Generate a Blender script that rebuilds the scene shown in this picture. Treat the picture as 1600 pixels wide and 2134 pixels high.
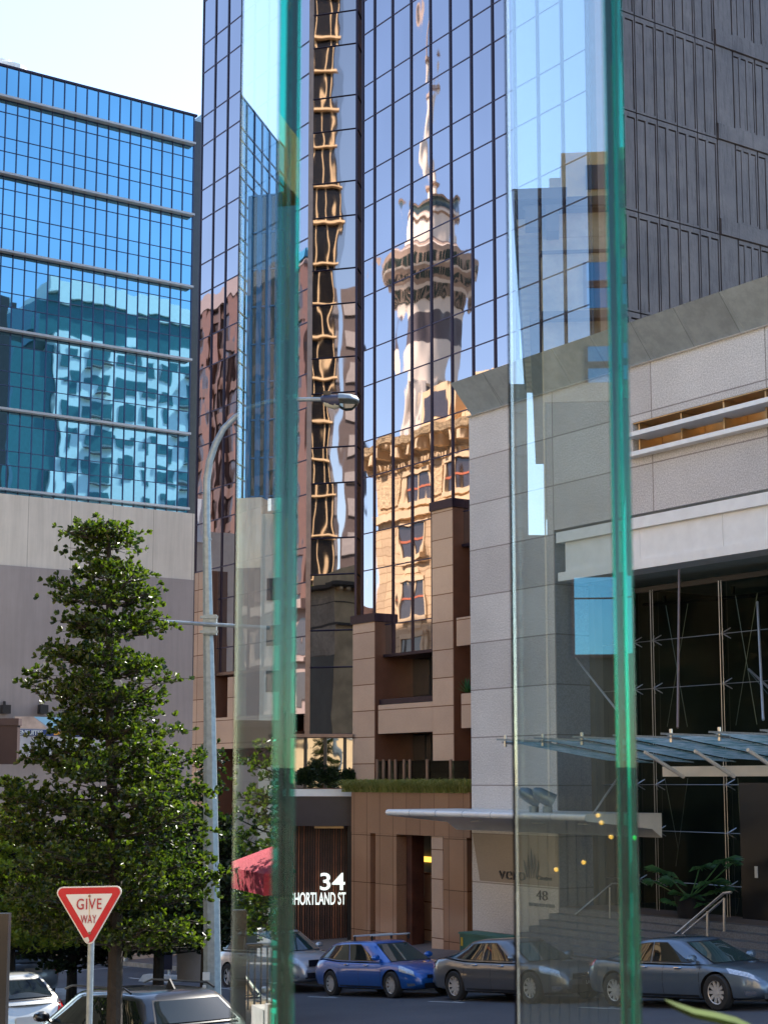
import bpy, bmesh, math, random
from mathutils import Vector, Matrix, noise
R = math.radians
random.seed(7)
for o in list(bpy.data.objects): bpy.data.objects.remove(o)
scene = bpy.context.scene
COL = scene.collection

# ------------------------------------------------------------------ camera, sky, sun, exposure
PITCH = R(7.6)
cam_d = bpy.data.cameras.new("camera"); cam = bpy.data.objects.new("camera", cam_d); COL.objects.link(cam)
cam.location = (0, 0, 0); cam.rotation_euler = (R(90) + PITCH, 0, 0)
cam_d.sensor_fit = 'HORIZONTAL'; cam_d.sensor_width = 36; cam_d.lens = 74.97
cam_d.shift_y = 0.074; cam_d.clip_start = 0.05; cam_d.clip_end = 6000
cam_d.dof.use_dof = True; cam_d.dof.focus_distance = 42; cam_d.dof.aperture_fstop = 11
scene.camera = cam

SUN_AZ, SUN_EL = R(40), R(45)             # azimuth clockwise from +Y
w = bpy.data.worlds.new("World"); scene.world = w; w.use_nodes = True
nt = w.node_tree; bg = nt.nodes['Background']
sky = nt.nodes.new('ShaderNodeTexSky'); sky.sky_type = 'NISHITA'; sky.sun_disc = False
sky.sun_elevation = SUN_EL; sky.sun_rotation = SUN_AZ
sky.air_density = 1.0; sky.dust_density = 0.5; sky.ozone_density = 1.0
nt.links.new(sky.outputs[0], bg.inputs[0]); bg.inputs[1].default_value = 0.14
sd = bpy.data.lights.new("sun", 'SUN'); sun = bpy.data.objects.new("sun", sd); COL.objects.link(sun)
sd.energy = 4.6; sd.angle = R(0.53); sd.color = (1.0, 0.93, 0.82)
sdir = Vector((math.sin(SUN_AZ) * math.cos(SUN_EL), math.cos(SUN_AZ) * math.cos(SUN_EL), math.sin(SUN_EL)))
sun.rotation_euler = sdir.to_track_quat('Z', 'Y').to_euler(); sun.location = (30, 20, 80)
scene.view_settings.view_transform = 'Standard'; scene.view_settings.look = 'None'
scene.view_settings.exposure = 1.6; scene.view_settings.gamma = 1
scene.render.engine = 'CYCLES'
scene.cycles.max_bounces = 16; scene.cycles.transmission_bounces = 16; scene.cycles.glossy_bounces = 10
scene.cycles.transparent_max_bounces = 12; scene.cycles.diffuse_bounces = 4
scene.cycles.caustics_reflective = False; scene.cycles.caustics_refractive = False
scene.cycles.sample_clamp_indirect = 8

# ------------------------------------------------------------------ survey: photo rays and the street grid
F = 3332.0; CX = 800.0; CY = 1630.0 - F * math.tan(PITCH)
def ray(px, py):
    a = (px - CX) / F; b = (CY - py) / F
    c, s = math.cos(PITCH), math.sin(PITCH)
    return Vector((a, c - s * b, s + c * b))
def proj(P):
    c, s = math.cos(PITCH), math.sin(PITCH)
    d = c * P[1] + s * P[2]
    if d <= 0.01: return None
    return (CX + F * P[0] / d, CY - F * (-s * P[1] + c * P[2]) / d)
AL = R(34.4)
U2 = Vector((math.sin(AL), -math.cos(AL), 0)); V2 = Vector((math.cos(AL), math.sin(AL), 0))
def W(s, v, z): return Vector((U2.x * s + V2.x * v, U2.y * s + V2.y * v, z))
def at(px, py, Y): d = ray(px, py); return d * (Y / d.y)
def onv(px, py, v):
    d = ray(px, py); t = v / d.dot(V2); P = d * t
    return P.dot(U2), P.z
def ons(px, py, s):
    d = ray(px, py); t = s / d.dot(U2); P = d * t
    return P.dot(V2), P.z
def zs(s):
    if s > -38: return -5.58 + 0.087 * (s + 36.1)
    return max(-5.745 + 0.05 * (s + 38), -7.4)
def ground(s, v):
    z = zs(s)
    if v > 25.4: z += 0.15 + 0.095 * min(v - 25.4, 6.6)
    elif v < 8.7: z += 0.13
    return z
def pg(px, py):            # point of the road surface under a photo pixel
    d = ray(px, py); t = 40 / d.y
    for _ in range(40):
        P = d * t; g = ground(P.dot(U2), P.dot(V2)); t = g / d.z if d.z < 0 else t
        P = d * t
    return P.dot(U2), P.dot(V2)

# ------------------------------------------------------------------ mesh builder
class MB:
    def __init__(s): s.v = []; s.f = []; s.m = []
    def add(s, vs, fs, m=0):
        n = len(s.v); s.v += [tuple(p) for p in vs]
        for f in fs: s.f.append([i + n for i in f]); s.m.append(m)
    def hexa(s, p, m=0):   # 8 points: bottom 0-3, top 4-7
        s.add(p, [(3, 2, 1, 0), (4, 5, 6, 7), (0, 1, 5, 4), (1, 2, 6, 5), (2, 3, 7, 6), (3, 0, 4, 7)], m)
    def box(s, x0, x1, y0, y1, z0, z1, m=0):
        s.hexa([(x0, y0, z0), (x1, y0, z0), (x1, y1, z0), (x0, y1, z0), (x0, y0, z1), (x1, y0, z1), (x1, y1, z1), (x0, y1, z1)], m)
    def sbox(s, s0, s1, v0, v1, z0, z1, m=0):     # box in street axes
        if s0 > s1: s0, s1 = s1, s0
        if v0 > v1: v0, v1 = v1, v0
        if z0 > z1: z0, z1 = z1, z0
        s.hexa([W(a, b, c) for c in (z0, z1) for a, b in ((s0, v0), (s1, v0), (s1, v1), (s0, v1))], m)
    def quad(s, a, b, c, d, m=0): s.add([a, b, c, d], [(0, 1, 2, 3)], m)
    def bar(s, a, b, r, n=6, r2=None, m=0, cap=True):
        a = Vector(a); b = Vector(b); r2 = r if r2 is None else r2
        s.tube([a, b], [r, r2], n, m, cap)
    def tube(s, pts, rad, n=8, m=0, cap=True, rot=0.0):
        pts = [Vector(p) for p in pts]; k = len(s.v); prev = None
        for i, p in enumerate(pts):
            d = (pts[min(i + 1, len(pts) - 1)] - pts[max(i - 1, 0)]).normalized()
            if prev is None:
                ref = Vector((0, 0, 1)) if abs(d.z) < 0.9 else Vector((1, 0, 0))
                e1 = d.cross(ref).normalized()
            else: e1 = (prev - d * prev.dot(d)).normalized()
            prev = e1; e2 = d.cross(e1)
            r = rad[i] if isinstance(rad, (list, tuple)) else rad
            for j in range(n):
                t = 2 * math.pi * j / n + rot
                s.v.append(tuple(p + e1 * (r * math.cos(t)) + e2 * (r * math.sin(t))))
        for i in range(len(pts) - 1):
            for j in range(n):
                a = k + i * n + j; b = k + i * n + (j + 1) % n
                s.f.append([a, b, b + n, a + n]); s.m.append(m)
        if cap:
            s.f.append([k + j for j in range(n)][::-1]); s.m.append(m)
            s.f.append([k + (len(pts) - 1) * n + j for j in range(n)]); s.m.append(m)
    def lathe(s, c, prof, n=24, m=0):     # prof: (r, z[, mat])
        k = len(s.v)
        for pr in prof:
            for j in range(n):
                t = 2 * math.pi * j / n
                s.v.append((c[0] + pr[0] * math.cos(t), c[1] + pr[0] * math.sin(t), c[2] + pr[1]))
        for i in range(len(prof) - 1):
            mm = prof[i][2] if len(prof[i]) > 2 else m
            for j in range(n):
                a = k + i * n + j; b = k + i * n + (j + 1) % n
                s.f.append([a, b, b + n, a + n]); s.m.append(mm)
    def prism(s, poly, off, m=0):         # planar polygon extruded by the vector off
        n = len(poly); off = Vector(off); p = [Vector(q) for q in poly]
        s.add(p + [q + off for q in p], [list(range(n))[::-1], list(range(n, 2 * n))] + [(i, (i + 1) % n, n + (i + 1) % n, n + i) for i in range(n)], m)
    def build(s, name, mats, parent=None, smooth=False):
        me = bpy.data.meshes.new(name); me.from_pydata(s.v, [], s.f)
        mats = mats if isinstance(mats, (list, tuple)) else [mats]
        for mt in mats: me.materials.append(mt)
        if len(mats) > 1: me.polygons.foreach_set('material_index', s.m)
        if smooth is True: me.polygons.foreach_set('use_smooth', [True] * len(me.polygons))
        me.update()
        o = bpy.data.objects.new(name, me); COL.objects.link(o)
        if smooth == 'auto':
            bm = bmesh.new(); bm.from_mesh(me); bmesh.ops.remove_doubles(bm, verts=bm.verts, dist=1e-5)
            bmesh.ops.recalc_face_normals(bm, faces=bm.faces)
            for f in bm.faces: f.smooth = True
            for e in bm.edges:
                if len(e.link_faces) == 2 and e.calc_face_angle(0) > R(38): e.smooth = False
            bm.to_mesh(me); bm.free()
        if parent: put(o, parent)
        return o
def put(o, parent):
    o.parent = parent
    if parent.type == 'EMPTY' and not parent.get('_local'):
        o.matrix_parent_inverse = parent.matrix_basis.inverted()
def tag(o, label=None, cat=None, group=None, kind=None):
    if label: o['label'] = label
    if cat: o['category'] = cat
    if group: o['group'] = group
    if kind: o['kind'] = kind
    return o
def thing(name, loc, label, cat, group=None, local=False):
    o = bpy.data.objects.new(name, None); COL.objects.link(o); o.location = loc; o.empty_display_size = 0.3
    if local: o['_local'] = 1
    return tag(o, label, cat, group)
def area2(q):
    p = [proj(x) for x in q]
    if any(a is None for a in p): return 0
    return abs(sum(p[i][0] * p[(i + 1) % len(p)][1] - p[(i + 1) % len(p)][0] * p[i][1] for i in range(len(p)))) / 2
def panes(name, quads, mt, parent, maxn=100, thick=0.0):
    """one child per pane for the largest in view, the rest one 'stuff' child"""
    def vis(q):
        c = sum((Vector(x) for x in q), Vector()) / len(q); p = proj(c)
        return area2(q) if p and -60 < p[0] < 1660 and -60 < p[1] < 2190 else 0
    qs = sorted(quads, key=lambda q: -vis(q))
    one = [q for q in qs[:maxn] if vis(q) > 0]; rest = qs[len(one):]
    for q in one: m = MB(); m.add(q, [range(len(q))]); m.build(name, mt, parent)
    if rest:
        m = MB()
        for q in rest: m.add(q, [range(len(q))])
        o = m.build(name + '_grid', mt, parent); o['kind'] = 'stuff'
def tilt(q, amt):
    """tip a pane very slightly out of its plane, as real glazing sits"""
    q = [Vector(p) for p in q]; c = sum(q, Vector()) / 4
    ax = Vector((random.gauss(0, 1), random.gauss(0, 1), random.gauss(0, 1))).normalized()
    M = Matrix.Rotation(amt * random.uniform(0.3, 1), 3, ax)
    return [c + M @ (p - c) for p in q]
# ------------------------------------------------------------------ materials
def new_mat(name):
    m = bpy.data.materials.new(name); m.use_nodes = True
    return m, m.node_tree, m.node_tree.nodes['Principled BSDF']
def street_vec(nt):
    """world position turned to the street axes: (s, z, v)"""
    g = nt.nodes.new('ShaderNodeNewGeometry'); r = nt.nodes.new('ShaderNodeVectorRotate'); r.rotation_type = 'Z_AXIS'
    nt.links.new(g.outputs['Position'], r.inputs['Vector']); r.inputs['Angle'].default_value = math.pi / 2 - AL
    sp = nt.nodes.new('ShaderNodeSeparateXYZ'); cb = nt.nodes.new('ShaderNodeCombineXYZ')
    nt.links.new(r.outputs[0], sp.inputs[0])
    nt.links.new(sp.outputs[0], cb.inputs[0]); nt.links.new(sp.outputs[2], cb.inputs[1]); nt.links.new(sp.outputs[1], cb.inputs[2])
    return cb.outputs[0], sp
def ramp(nt, fac, stops):
    r = nt.nodes.new('ShaderNodeValToRGB'); e = r.color_ramp.elements
    while len(e) < len(stops): e.new(0.5)
    for i, (p, c) in enumerate(stops):
        e[i].position = p; e[i].color = (*c, 1) if len(c) == 3 else c
    nt.links.new(fac, r.inputs[0]); return r.outputs[0]
def noise_tex(nt, vec, scale, detail=4, rough=0.55):
    n = nt.nodes.new('ShaderNodeTexNoise'); n.inputs['Scale'].default_value = scale
    n.inputs['Detail'].default_value = detail; n.inputs['Roughness'].default_value = rough
    if vec is not None: nt.links.new(vec, n.inputs['Vector'])
    return n.outputs[0]
def bump(nt, b, h, dist, strength=1.0):
    n = nt.nodes.new('ShaderNodeBump'); n.inputs['Distance'].default_value = dist; n.inputs['Strength'].default_value = strength
    nt.links.new(h, n.inputs['Height']); nt.links.new(n.outputs[0], b.inputs['Normal'])
def mixc(nt, fac, a, c, mode='MIX'):
    m = nt.nodes.new('ShaderNodeMix'); m.data_type = 'RGBA'; m.blend_type = mode
    if isinstance(fac, (int, float)): m.inputs[0].default_value = fac
    else: nt.links.new(fac, m.inputs[0])
    for i, x in ((6, a), (7, c)):
        if isinstance(x, tuple): m.inputs[i].default_value = (*x, 1)
        else: nt.links.new(x, m.inputs[i])
    return m.outputs[2]
def M(name, col, rough=0.6, metal=0.0, var=0.12, sc=3.0, bmp=0.0, bsc=40.0, emis=None, coat=0.0, spec=0.5):
    m, nt, b = new_mat(name)
    b.inputs['Roughness'].default_value = rough; b.inputs['Metallic'].default_value = metal
    b.inputs['Coat Weight'].default_value = coat; b.inputs['Coat Roughness'].default_value = 0.03
    b.inputs['Specular IOR Level'].default_value = spec
    tc = nt.nodes.new('ShaderNodeTexCoord')
    if var:
        n = noise_tex(nt, tc.outputs['Object'], sc)
        c = ramp(nt, n, [(0.3, tuple(x * (1 - var) for x in col)), (0.7, tuple(min(1, x * (1 + var)) for x in col))])
        nt.links.new(c, b.inputs['Base Color'])
    else: b.inputs['Base Color'].default_value = (*col, 1)
    if bmp: bump(nt, b, noise_tex(nt, tc.outputs['Object'], bsc), bmp)
    if emis: b.inputs['Emission Color'].default_value = (*emis[0], 1); b.inputs['Emission Strength'].default_value = emis[1]
    return m
def mirror_glass(name, tint, sx, sy, dist, rough=0.015, fine=0.0, streak=0.1):
    """coated facade glass: tinted reflection with slow pillowing"""
    m, nt, b = new_mat(name); b.inputs['Metallic'].default_value = 1; b.inputs['Roughness'].default_value = rough
    v, sp = street_vec(nt)
    mp = nt.nodes.new('ShaderNodeMapping'); mp.inputs['Scale'].default_value = (sx, sy, sx)
    nt.links.new(v, mp.inputs[0])
    h = noise_tex(nt, mp.outputs[0], 1.0, 1.5, 0.45)
    bump(nt, b, h, dist)
    d = noise_tex(nt, mp.outputs[0], 0.35, 2)
    c = ramp(nt, d, [(0.3, tuple(x * (1 - streak) for x in tint)), (0.7, tint)])
    nt.links.new(c, b.inputs['Base Color'])
    return m
def granite(name, c1, c2, rough, joint=None, size=(1.4, 1.4), off=(0, 0), grain=60, jw=0.006, polish_bump=0.0, stain=0.15, sp_lvl=0.5):
    m, nt, b = new_mat(name); b.inputs['Roughness'].default_value = rough; b.inputs['Specular IOR Level'].default_value = sp_lvl
    v, sp = street_vec(nt)
    n = noise_tex(nt, v, grain, 3, 0.7)
    c = ramp(nt, n, [(0.38, c1), (0.62, c2)])
    st = noise_tex(nt, v, 0.55, 4)
    c = mixc(nt, 1.0, c, ramp(nt, st, [(0.3, (1 - stain,) * 3), (0.7, (1.0,) * 3)]), 'MULTIPLY')
    if joint:
        br = nt.nodes.new('ShaderNodeTexBrick'); mp = nt.nodes.new('ShaderNodeMapping')
        mp.inputs['Location'].default_value = (off[0], off[1], 0)
        nt.links.new(v, mp.inputs[0]); nt.links.new(mp.outputs[0], br.inputs['Vector'])
        br.offset = 0.0; br.squash = 1; br.inputs['Scale'].default_value = 1
        br.inputs['Brick Width'].default_value = size[0]; br.inputs['Row Height'].default_value = size[1]
        br.inputs['Mortar Size'].default_value = jw; br.inputs['Mortar Smooth'].default_value = 0.1
        br.inputs['Color1'].default_value = (1, 1, 1, 1); br.inputs['Color2'].default_value = (0.80, 0.79, 0.80, 1)
        br.inputs['Mortar'].default_value = (*joint, 1)
        c = mixc(nt, 1.0, c, br.outputs['Color'], 'MULTIPLY')
    nt.links.new(c, b.inputs['Base Color'])
    if polish_bump: bump(nt, b, noise_tex(nt, v, 1.3, 1), polish_bump)
    return m
def leaf_mat(name, c1, c2, trans=0.4, rough=0.35):
    m, nt, b = new_mat(name); b.inputs['Roughness'].default_value = rough
    g = nt.nodes.new('ShaderNodeNewGeometry')
    c = ramp(nt, g.outputs['Random Per Island'], [(0.0, c1), (1.0, c2)])
    nt.links.new(c, b.inputs['Base Color'])
    t = nt.nodes.new('ShaderNodeBsdfTranslucent')
    nt.links.new(mixc(nt, 1.0, c, (2.0, 2.2, 0.7), 'MULTIPLY'), t.inputs[0])
    mx = nt.nodes.new('ShaderNodeMixShader'); mx.inputs[0].default_value = trans
    nt.links.new(b.outputs[0], mx.inputs[1]); nt.links.new(t.outputs[0], mx.inputs[2])
    nt.links.new(mx.outputs[0], nt.nodes['Material Output'].inputs[0])
    return m
def panel_wall(name, c1, streak_col, pitch, jcol):
    m, nt, b = new_mat(name); b.inputs['Roughness'].default_value = 0.85
    v, sp = street_vec(nt)
    cb = nt.nodes.new('ShaderNodeCombineXYZ'); nt.links.new(sp.outputs[1], cb.inputs[0]); nt.links.new(sp.outputs[2], cb.inputs[1])
    mp = nt.nodes.new('ShaderNodeMapping'); mp.inputs['Scale'].default_value = (1.2, 0.08, 1); nt.links.new(cb.outputs[0], mp.inputs[0])
    st = noise_tex(nt, mp.outputs[0], 2.2, 6, 0.65)
    c = ramp(nt, st, [(0.25, streak_col), (0.75, c1)])
    c = mixc(nt, 1.0, c, ramp(nt, noise_tex(nt, v, 0.25, 5, .65), [(0.3, (0.84,) * 3), (0.65, (1.0,) * 3)]), 'MULTIPLY')
    if pitch:
        br = nt.nodes.new('ShaderNodeTexBrick'); nt.links.new(cb.outputs[0], br.inputs['Vector']); br.offset = 0
        br.inputs['Scale'].default_value = 1; br.inputs['Brick Width'].default_value = pitch; br.inputs['Row Height'].default_value = 400
        br.inputs['Mortar Size'].default_value = 0.02; br.inputs['Color1'].default_value = (1, 1, 1, 1)
        br.inputs['Color2'].default_value = (0.96, 0.96, 0.96, 1); br.inputs['Mortar'].default_value = (*jcol, 1)
        c = mixc(nt, 1.0, c, br.outputs['Color'], 'MULTIPLY')
    nt.links.new(c, b.inputs['Base Color']); return m

m_tower = mirror_glass('bronze_glass', (0.50, 0.455, 0.50), 0.8, 0.45, 0.006)
m_towerb = mirror_glass('bronze_glass_bay', (0.42, 0.36, 0.35), 0.8, 0.35, 0.0055)
m_blue = mirror_glass('blue_glass', (0.19, 0.42, 0.58), 0.6, 0.4, 0.0045, streak=0.15)
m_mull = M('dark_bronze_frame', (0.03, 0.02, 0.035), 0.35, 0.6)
m_tran = M('transom_bronze', (0.06, 0.05, 0.09), 0.4, 0.5)
m_bronze = M('light_bronze_frame', (0.22, 0.15, 0.12), 0.4, 0.6)
m_gran = granite('pink_granite', (0.58, 0.38, 0.26), (0.72, 0.50, 0.36), 0.16, (0.3, 0.2, 0.15), (60, 0.93), (0, 0.3), 90, 0.018, 0.004)
m_grandk = granite('polished_brown_granite', (0.31, 0.15, 0.08), (0.46, 0.26, 0.155), 0.08, (0.25, 0.2, 0.18), (0.78, 1.6), (0, 0.2), 90, 0.012, 0.004)
m_side = M('brown_panel', (0.17, 0.075, 0.045), 0.35, var=0.1)
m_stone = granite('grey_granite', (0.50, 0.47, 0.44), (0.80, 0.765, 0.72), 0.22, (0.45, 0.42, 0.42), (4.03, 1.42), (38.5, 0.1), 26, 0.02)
m_stoneside = granite('grey_granite_shaded', (0.12, 0.14, 0.17), (0.22, 0.25, 0.29), 0.5, (0.3, 0.3, 0.3), (40, 1.42), (0, 0.1), 26, 0.02)  # darker copy of the grey granite, with shade put into its colour
m_flare = granite('parapet_panel', (0.33, 0.36, 0.35), (0.40, 0.43, 0.42), 0.3, (0.5, 0.5, 0.5), (1.6, 60), (0, 0), 3, 0.012)
m_white = M('white_metal_panel', (0.82, 0.82, 0.79), 0.35, 0.1, 0.05)
m_soffit = M('soffit', (0.30, 0.34, 0.31), 0.6)
m_copper = M('copper_lining', (0.55, 0.38, 0.20), 0.32, 0.75, 0.2, 1.2)
m_dark = M('black_trim', (0.012, 0.012, 0.014), 0.35)
m_navy = M('navy_fascia', (0.018, 0.016, 0.028), 0.3)
m_lobby = M('dark_lobby_wall', (0.08, 0.085, 0.075), 0.6, var=0.3, sc=0.6)
m_steel = M('brushed_steel', (0.55, 0.56, 0.56), 0.28, 0.9)
m_galv = M('galvanised_steel', (0.24, 0.30, 0.34), 0.45, 0.55, 0.16, 14)
m_beige = panel_wall('beige_render', (0.74, 0.64, 0.53), (0.56, 0.48, 0.39), 2.45, (0.62, 0.6, 0.58))
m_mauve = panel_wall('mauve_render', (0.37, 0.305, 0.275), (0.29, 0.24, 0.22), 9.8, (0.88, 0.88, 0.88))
m_cream = M('cream_render', (0.55, 0.52, 0.44), 0.8, var=0.06)
m_strip = M('dark_window_strip', (0.04, 0.045, 0.05), 0.15)
m_concrete = None
def concrete():
    m, nt, b = new_mat('weathered_precast'); b.inputs['Roughness'].default_value = 0.6
    v, sp = street_vec(nt)
    c = ramp(nt, noise_tex(nt, v, .7, 4, 0.6), [(0.25, (0.075, 0.068, 0.078)), (0.6, (0.125, 0.112, 0.118)), (0.85, (0.18, 0.16, 0.16))])
    mp = nt.nodes.new('ShaderNodeMapping'); mp.inputs['Scale'].default_value = (3, 0.3, 3); nt.links.new(v, mp.inputs[0])
    c = mixc(nt, 1.0, c, ramp(nt, noise_tex(nt, mp.outputs[0], 2.5, 5, 0.7), [(0.3, (0.5, 0.48, 0.48)), (0.5, (1, 1, 1))]), 'MULTIPLY')
    nt.links.new(c, b.inputs['Base Color']); bump(nt, b, noise_tex(nt, v, 8, 5), 0.01)
    return m
m_concrete = concrete()
m_gold = granite('golden_stone', (0.62, 0.42, 0.22), (0.74, 0.52, 0.28), 0.8, (0.55, 0.5, 0.45), (1.3, 0.62), (0, 0), 9, 0.035, stain=0.12)
m_goldp = M('golden_plain', (0.70, 0.50, 0.28), 0.8, var=0.1, sc=1)
m_orn = M('golden_carving', (0.60, 0.42, 0.22), 0.85, var=0.35, sc=5, bmp=0.12, bsc=4)
m_wdark = M('dark_window', (0.05, 0.04, 0.04), 0.08)
m_redbar = M('red_timber', (0.5, 0.13, 0.05), 0.6)
m_oldst = granite('weathered_stone', (0.40, 0.37, 0.29), (0.52, 0.48, 0.38), 0.85, (0.75, 0.72, 0.7), (2.2, 1.4), (0, 0), 5, 0.01, stain=0.45)
m_oldlt = M('warm_stone', (0.55, 0.43, 0.25), 0.85, var=0.25, sc=1.2)
m_brownblk = M('brown_cladding', (0.10, 0.055, 0.04), 0.5, var=0.15, sc=0.3)
m_mansard = M('mauve_roofing', (0.17, 0.125, 0.11), 0.7)
m_copperp = M('copper_panel', (0.17, 0.075, 0.04), 0.35, 0.3)
m_twhite = M('white_cladding', (0.93, 0.94, 0.90), 0.7, var=0.05)
m_tteal = M('teal_window', (0.05, 0.16, 0.17), 0.1)
m_leaf = leaf_mat('glossy_leaf', (0.006, 0.020, 0.006), (0.062, 0.088, 0.011), 0.45, 0.32)
m_leaf2 = leaf_mat('street_tree_leaf', (0.006, 0.016, 0.005), (0.028, 0.05, 0.011), 0.3, 0.45)
m_leaf3 = leaf_mat('yellow_green_leaf', (0.10, 0.14, 0.02), (0.24, 0.27, 0.04), 0.5, 0.45)
m_grassl = leaf_mat('planter_grass_blade', (0.16, 0.20, 0.05), (0.42, 0.38, 0.15), 0.3, 0.5)
m_palm = leaf_mat('split_leaf', (0.04, 0.13, 0.06), (0.09, 0.22, 0.10), 0.3, 0.3)
m_agave = M('succulent_green', (0.03, 0.05, 0.008), 0.8, var=0.35, sc=9, spec=.08)
m_bark = M('bark', (0.022, 0.018, 0.014), 0.9, var=0.3, sc=9, bmp=0.02, bsc=25)
m_red = M('sign_red', (0.42, 0.004, 0.015), 0.35, var=0.04)
m_signw = M('sign_white', (0.58, 0.61, 0.61), 0.4, var=0.04)
m_canvas = M('red_canvas', (0.26, 0.010, 0.028), 0.8, var=0.12)
m_letter = M('lit_white_lettering', (0.85, 0.88, 0.85), 0.5, var=0, emis=((0.9, 1.0, 0.92), 0.35))
m_wood = M('dark_timber', (0.085, 0.028, 0.016), 0.5, var=0.4, sc=2)
m_wood2 = M('orange_timber', (0.22, 0.07, 0.03), 0.5, var=0.4, sc=2)
def asphalt():
    m, nt, b = new_mat('asphalt'); b.inputs['Roughness'].default_value = 0.75
    v, sp = street_vec(nt)
    c = ramp(nt, noise_tex(nt, v, 45, 3, 0.7), [(0.3, (0.05, 0.052, 0.062)), (0.7, (0.115, 0.12, 0.135))])
    c = mixc(nt, 1.0, c, ramp(nt, noise_tex(nt, v, 0.35, 5), [(0.35, (0.72,) * 3), (0.65, (1.0,) * 3)]), 'MULTIPLY')
    nt.links.new(c, b.inputs['Base Color']); bump(nt, b, noise_tex(nt, v, 60, 2), 0.006); return m
m_asph = asphalt()
m_pave = granite('paving', (0.16, 0.13, 0.12), (0.23, 0.19, 0.17), 0.7, (0.6, 0.6, 0.6), (0.6, 0.6), (0, 0), 30, 0.01)
m_kerb = M('kerb_stone', (0.30, 0.28, 0.25), 0.85, var=0.25, sc=4)
m_paint = M('road_paint', (0.62, 0.63, 0.62), 0.7, var=0.2, sc=5)
m_yellow = M('yellow_paint', (0.6, 0.38, 0.03), 0.7, var=0.2, sc=5)
m_earth = M('ground_cover', (0.12, 0.11, 0.10), 0.9, var=0.2, sc=0.1)
# ------------------------------------------------------------------ the ground, road, pavements
def sheet(name, s0, s1, ns, v0, v1, nv, mt, dz=0.0, zf=ground):
    m = MB()
    for i in range(ns + 1):
        for j in range(nv + 1):
            s = s0 + (s1 - s0) * i / ns; v = v0 + (v1 - v0) * j / nv
            m.v.append(tuple(W(s, v, zf(s, v) + dz)))
    for i in range(ns):
        for j in range(nv):
            a = i * (nv + 1) + j; m.f.append([a, a + nv + 1, a + nv + 2, a + 1]); m.m.append(0)
    o = m.build(name, mt, smooth=True); tag(o, kind='structure'); return o
m = MB(); m.box(-2500, 2500, -2500, 2500, -12, -9.5); tag(m.build('ground', m_earth), kind='structure')
sheet('road', -150, 30, 90, 8.6, 25.42, 8, m_asph, zf=lambda s, v: zs(s))
sheet('pavement_far', -150, 30, 90, 25.52, 34, 6, m_pave)
sheet('pavement_near', -150, 30, 90, -30, 8.58, 6, m_pave, zf=lambda s, v: zs(s) + 0.13)
def kerb(name, s0, s1, v0, v1, h, mt=m_kerb):
    m = MB(); n = int(abs(s1 - s0) / 1.0) + 1
    for i in range(n):
        a = s0 + (s1 - s0) * i / n; b = s0 + (s1 - s0) * (i + 1) / n - 0.012
        m.hexa([W(a, v0, zs(a) - .2), W(b, v0, zs(b) - .2), W(b, v1, zs(b) - .2), W(a, v1, zs(a) - .2),
                W(a, v0, zs(a) + h), W(b, v0, zs(b) + h), W(b, v1, zs(b) + h), W(a, v1, zs(a) + h)])
    return tag(m.build(name, mt), kind='structure')
kerb('kerb_far', -75, 25, 25.38, 25.55, 0.152)
kerb('kerb_near', -75, 25, 8.52, 8.72, 0.14)
# parking bay marks and lane line
m = MB()
def mark(s0, s1, v0, v1, dz=0.006):
    m.quad(W(s0, v0, zs(s0) + dz), W(s1, v0, zs(s1) + dz), W(s1, v1, zs(s1) + dz), W(s0, v1, zs(s0) + dz))
for k in range(9):
    s = -52.8 + 5.45 * k; mark(s - .05, s + .05, 23.2, 25.3); mark(s - .7, s + .7, 22.95, 23.05)
for k in range(20): mark(-74 + 4.6 * k, -72.2 + 4.6 * k, 16.4, 16.5)
for k in range(10): mark(-38 + 5.4 * k, -36.5 + 5.4 * k, 11.7, 11.8)
tag(m.build('road_marking', m_paint), kind='structure')

# ------------------------------------------------------------------ bronze glass tower
VC = 32.0
tower = thing('glass_tower', W(-47, 34, ground(-47, 33)), 'tall bronze glass office tower with granite balconies at its foot', 'office tower')
sA0 = onv(410, 1000, VC)[0]; sC0 = onv(755.5, 740, VC)[0]; sC8 = onv(1048, 740, VC)[0]; MOD = (sC8 - sC0) / 7.0
sB = onv(648, 800, VC)[0]; TOP = 72.0
z160 = onv(909, 160, VC)[1]; z354 = onv(909, 354, VC)[1]; z84 = onv(909, 84, VC)[1]
FH = (z160 - z354); OF = z84 - z160
print('tower module', MOD, 'floor', FH, 'sA0', sA0, 'sC0', sC0)
levels = sorted([z160 + FH * k for k in range(-14, 16)] + [z160 + OF + FH * k for k in range(-14, 16)])
zbot = {'C1': onv(770, 1293, VC)[1], 'C2': onv(783, 1372, VC)[1], 'C3': onv(970, 1136, VC)[1],
        'A': onv(460, 1409, VC)[1], 'B': at(700, 1530, 58)[2], 'P2': onv(920, 1062, VC)[1]}
zA2 = onv(630, 1524, VC)[1]
def zbC(s):
    for lim, key in ((onv(782, 1300, VC)[0], 'C1'), (onv(900, 1200, VC)[0], 'C2'), (onv(948, 1200, VC)[0], 'P2')):
        if s < lim: return zbot[key]
    return zbot['C3']
core = MB()
sC9 = onv(1235, 700, VC)[0]
core.sbox(sA0 + .05, sB, VC + .35, VC + 7, zbot['A'] + .3, TOP)
core.sbox(sC0 + .02, -41.5, VC + .35, VC + 6, zbot['C2'] + 4, TOP)
core.sbox(-41.49, sC9, VC + .35, VC + 1.4, zbot['C2'] + 4, TOP)
core.sbox(sC0 + .02, sC9, VC + 1.6, VC + 3, -7, zbot['C2'] + 3.99)
core.sbox(sA0 + .05, sB + 1, VC + 1.6, VC + 7, -7, zbot['A'] + .3)
core.sbox(sB, sC0 + .02, VC + 1.8, VC + 7, -7, TOP)
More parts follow.
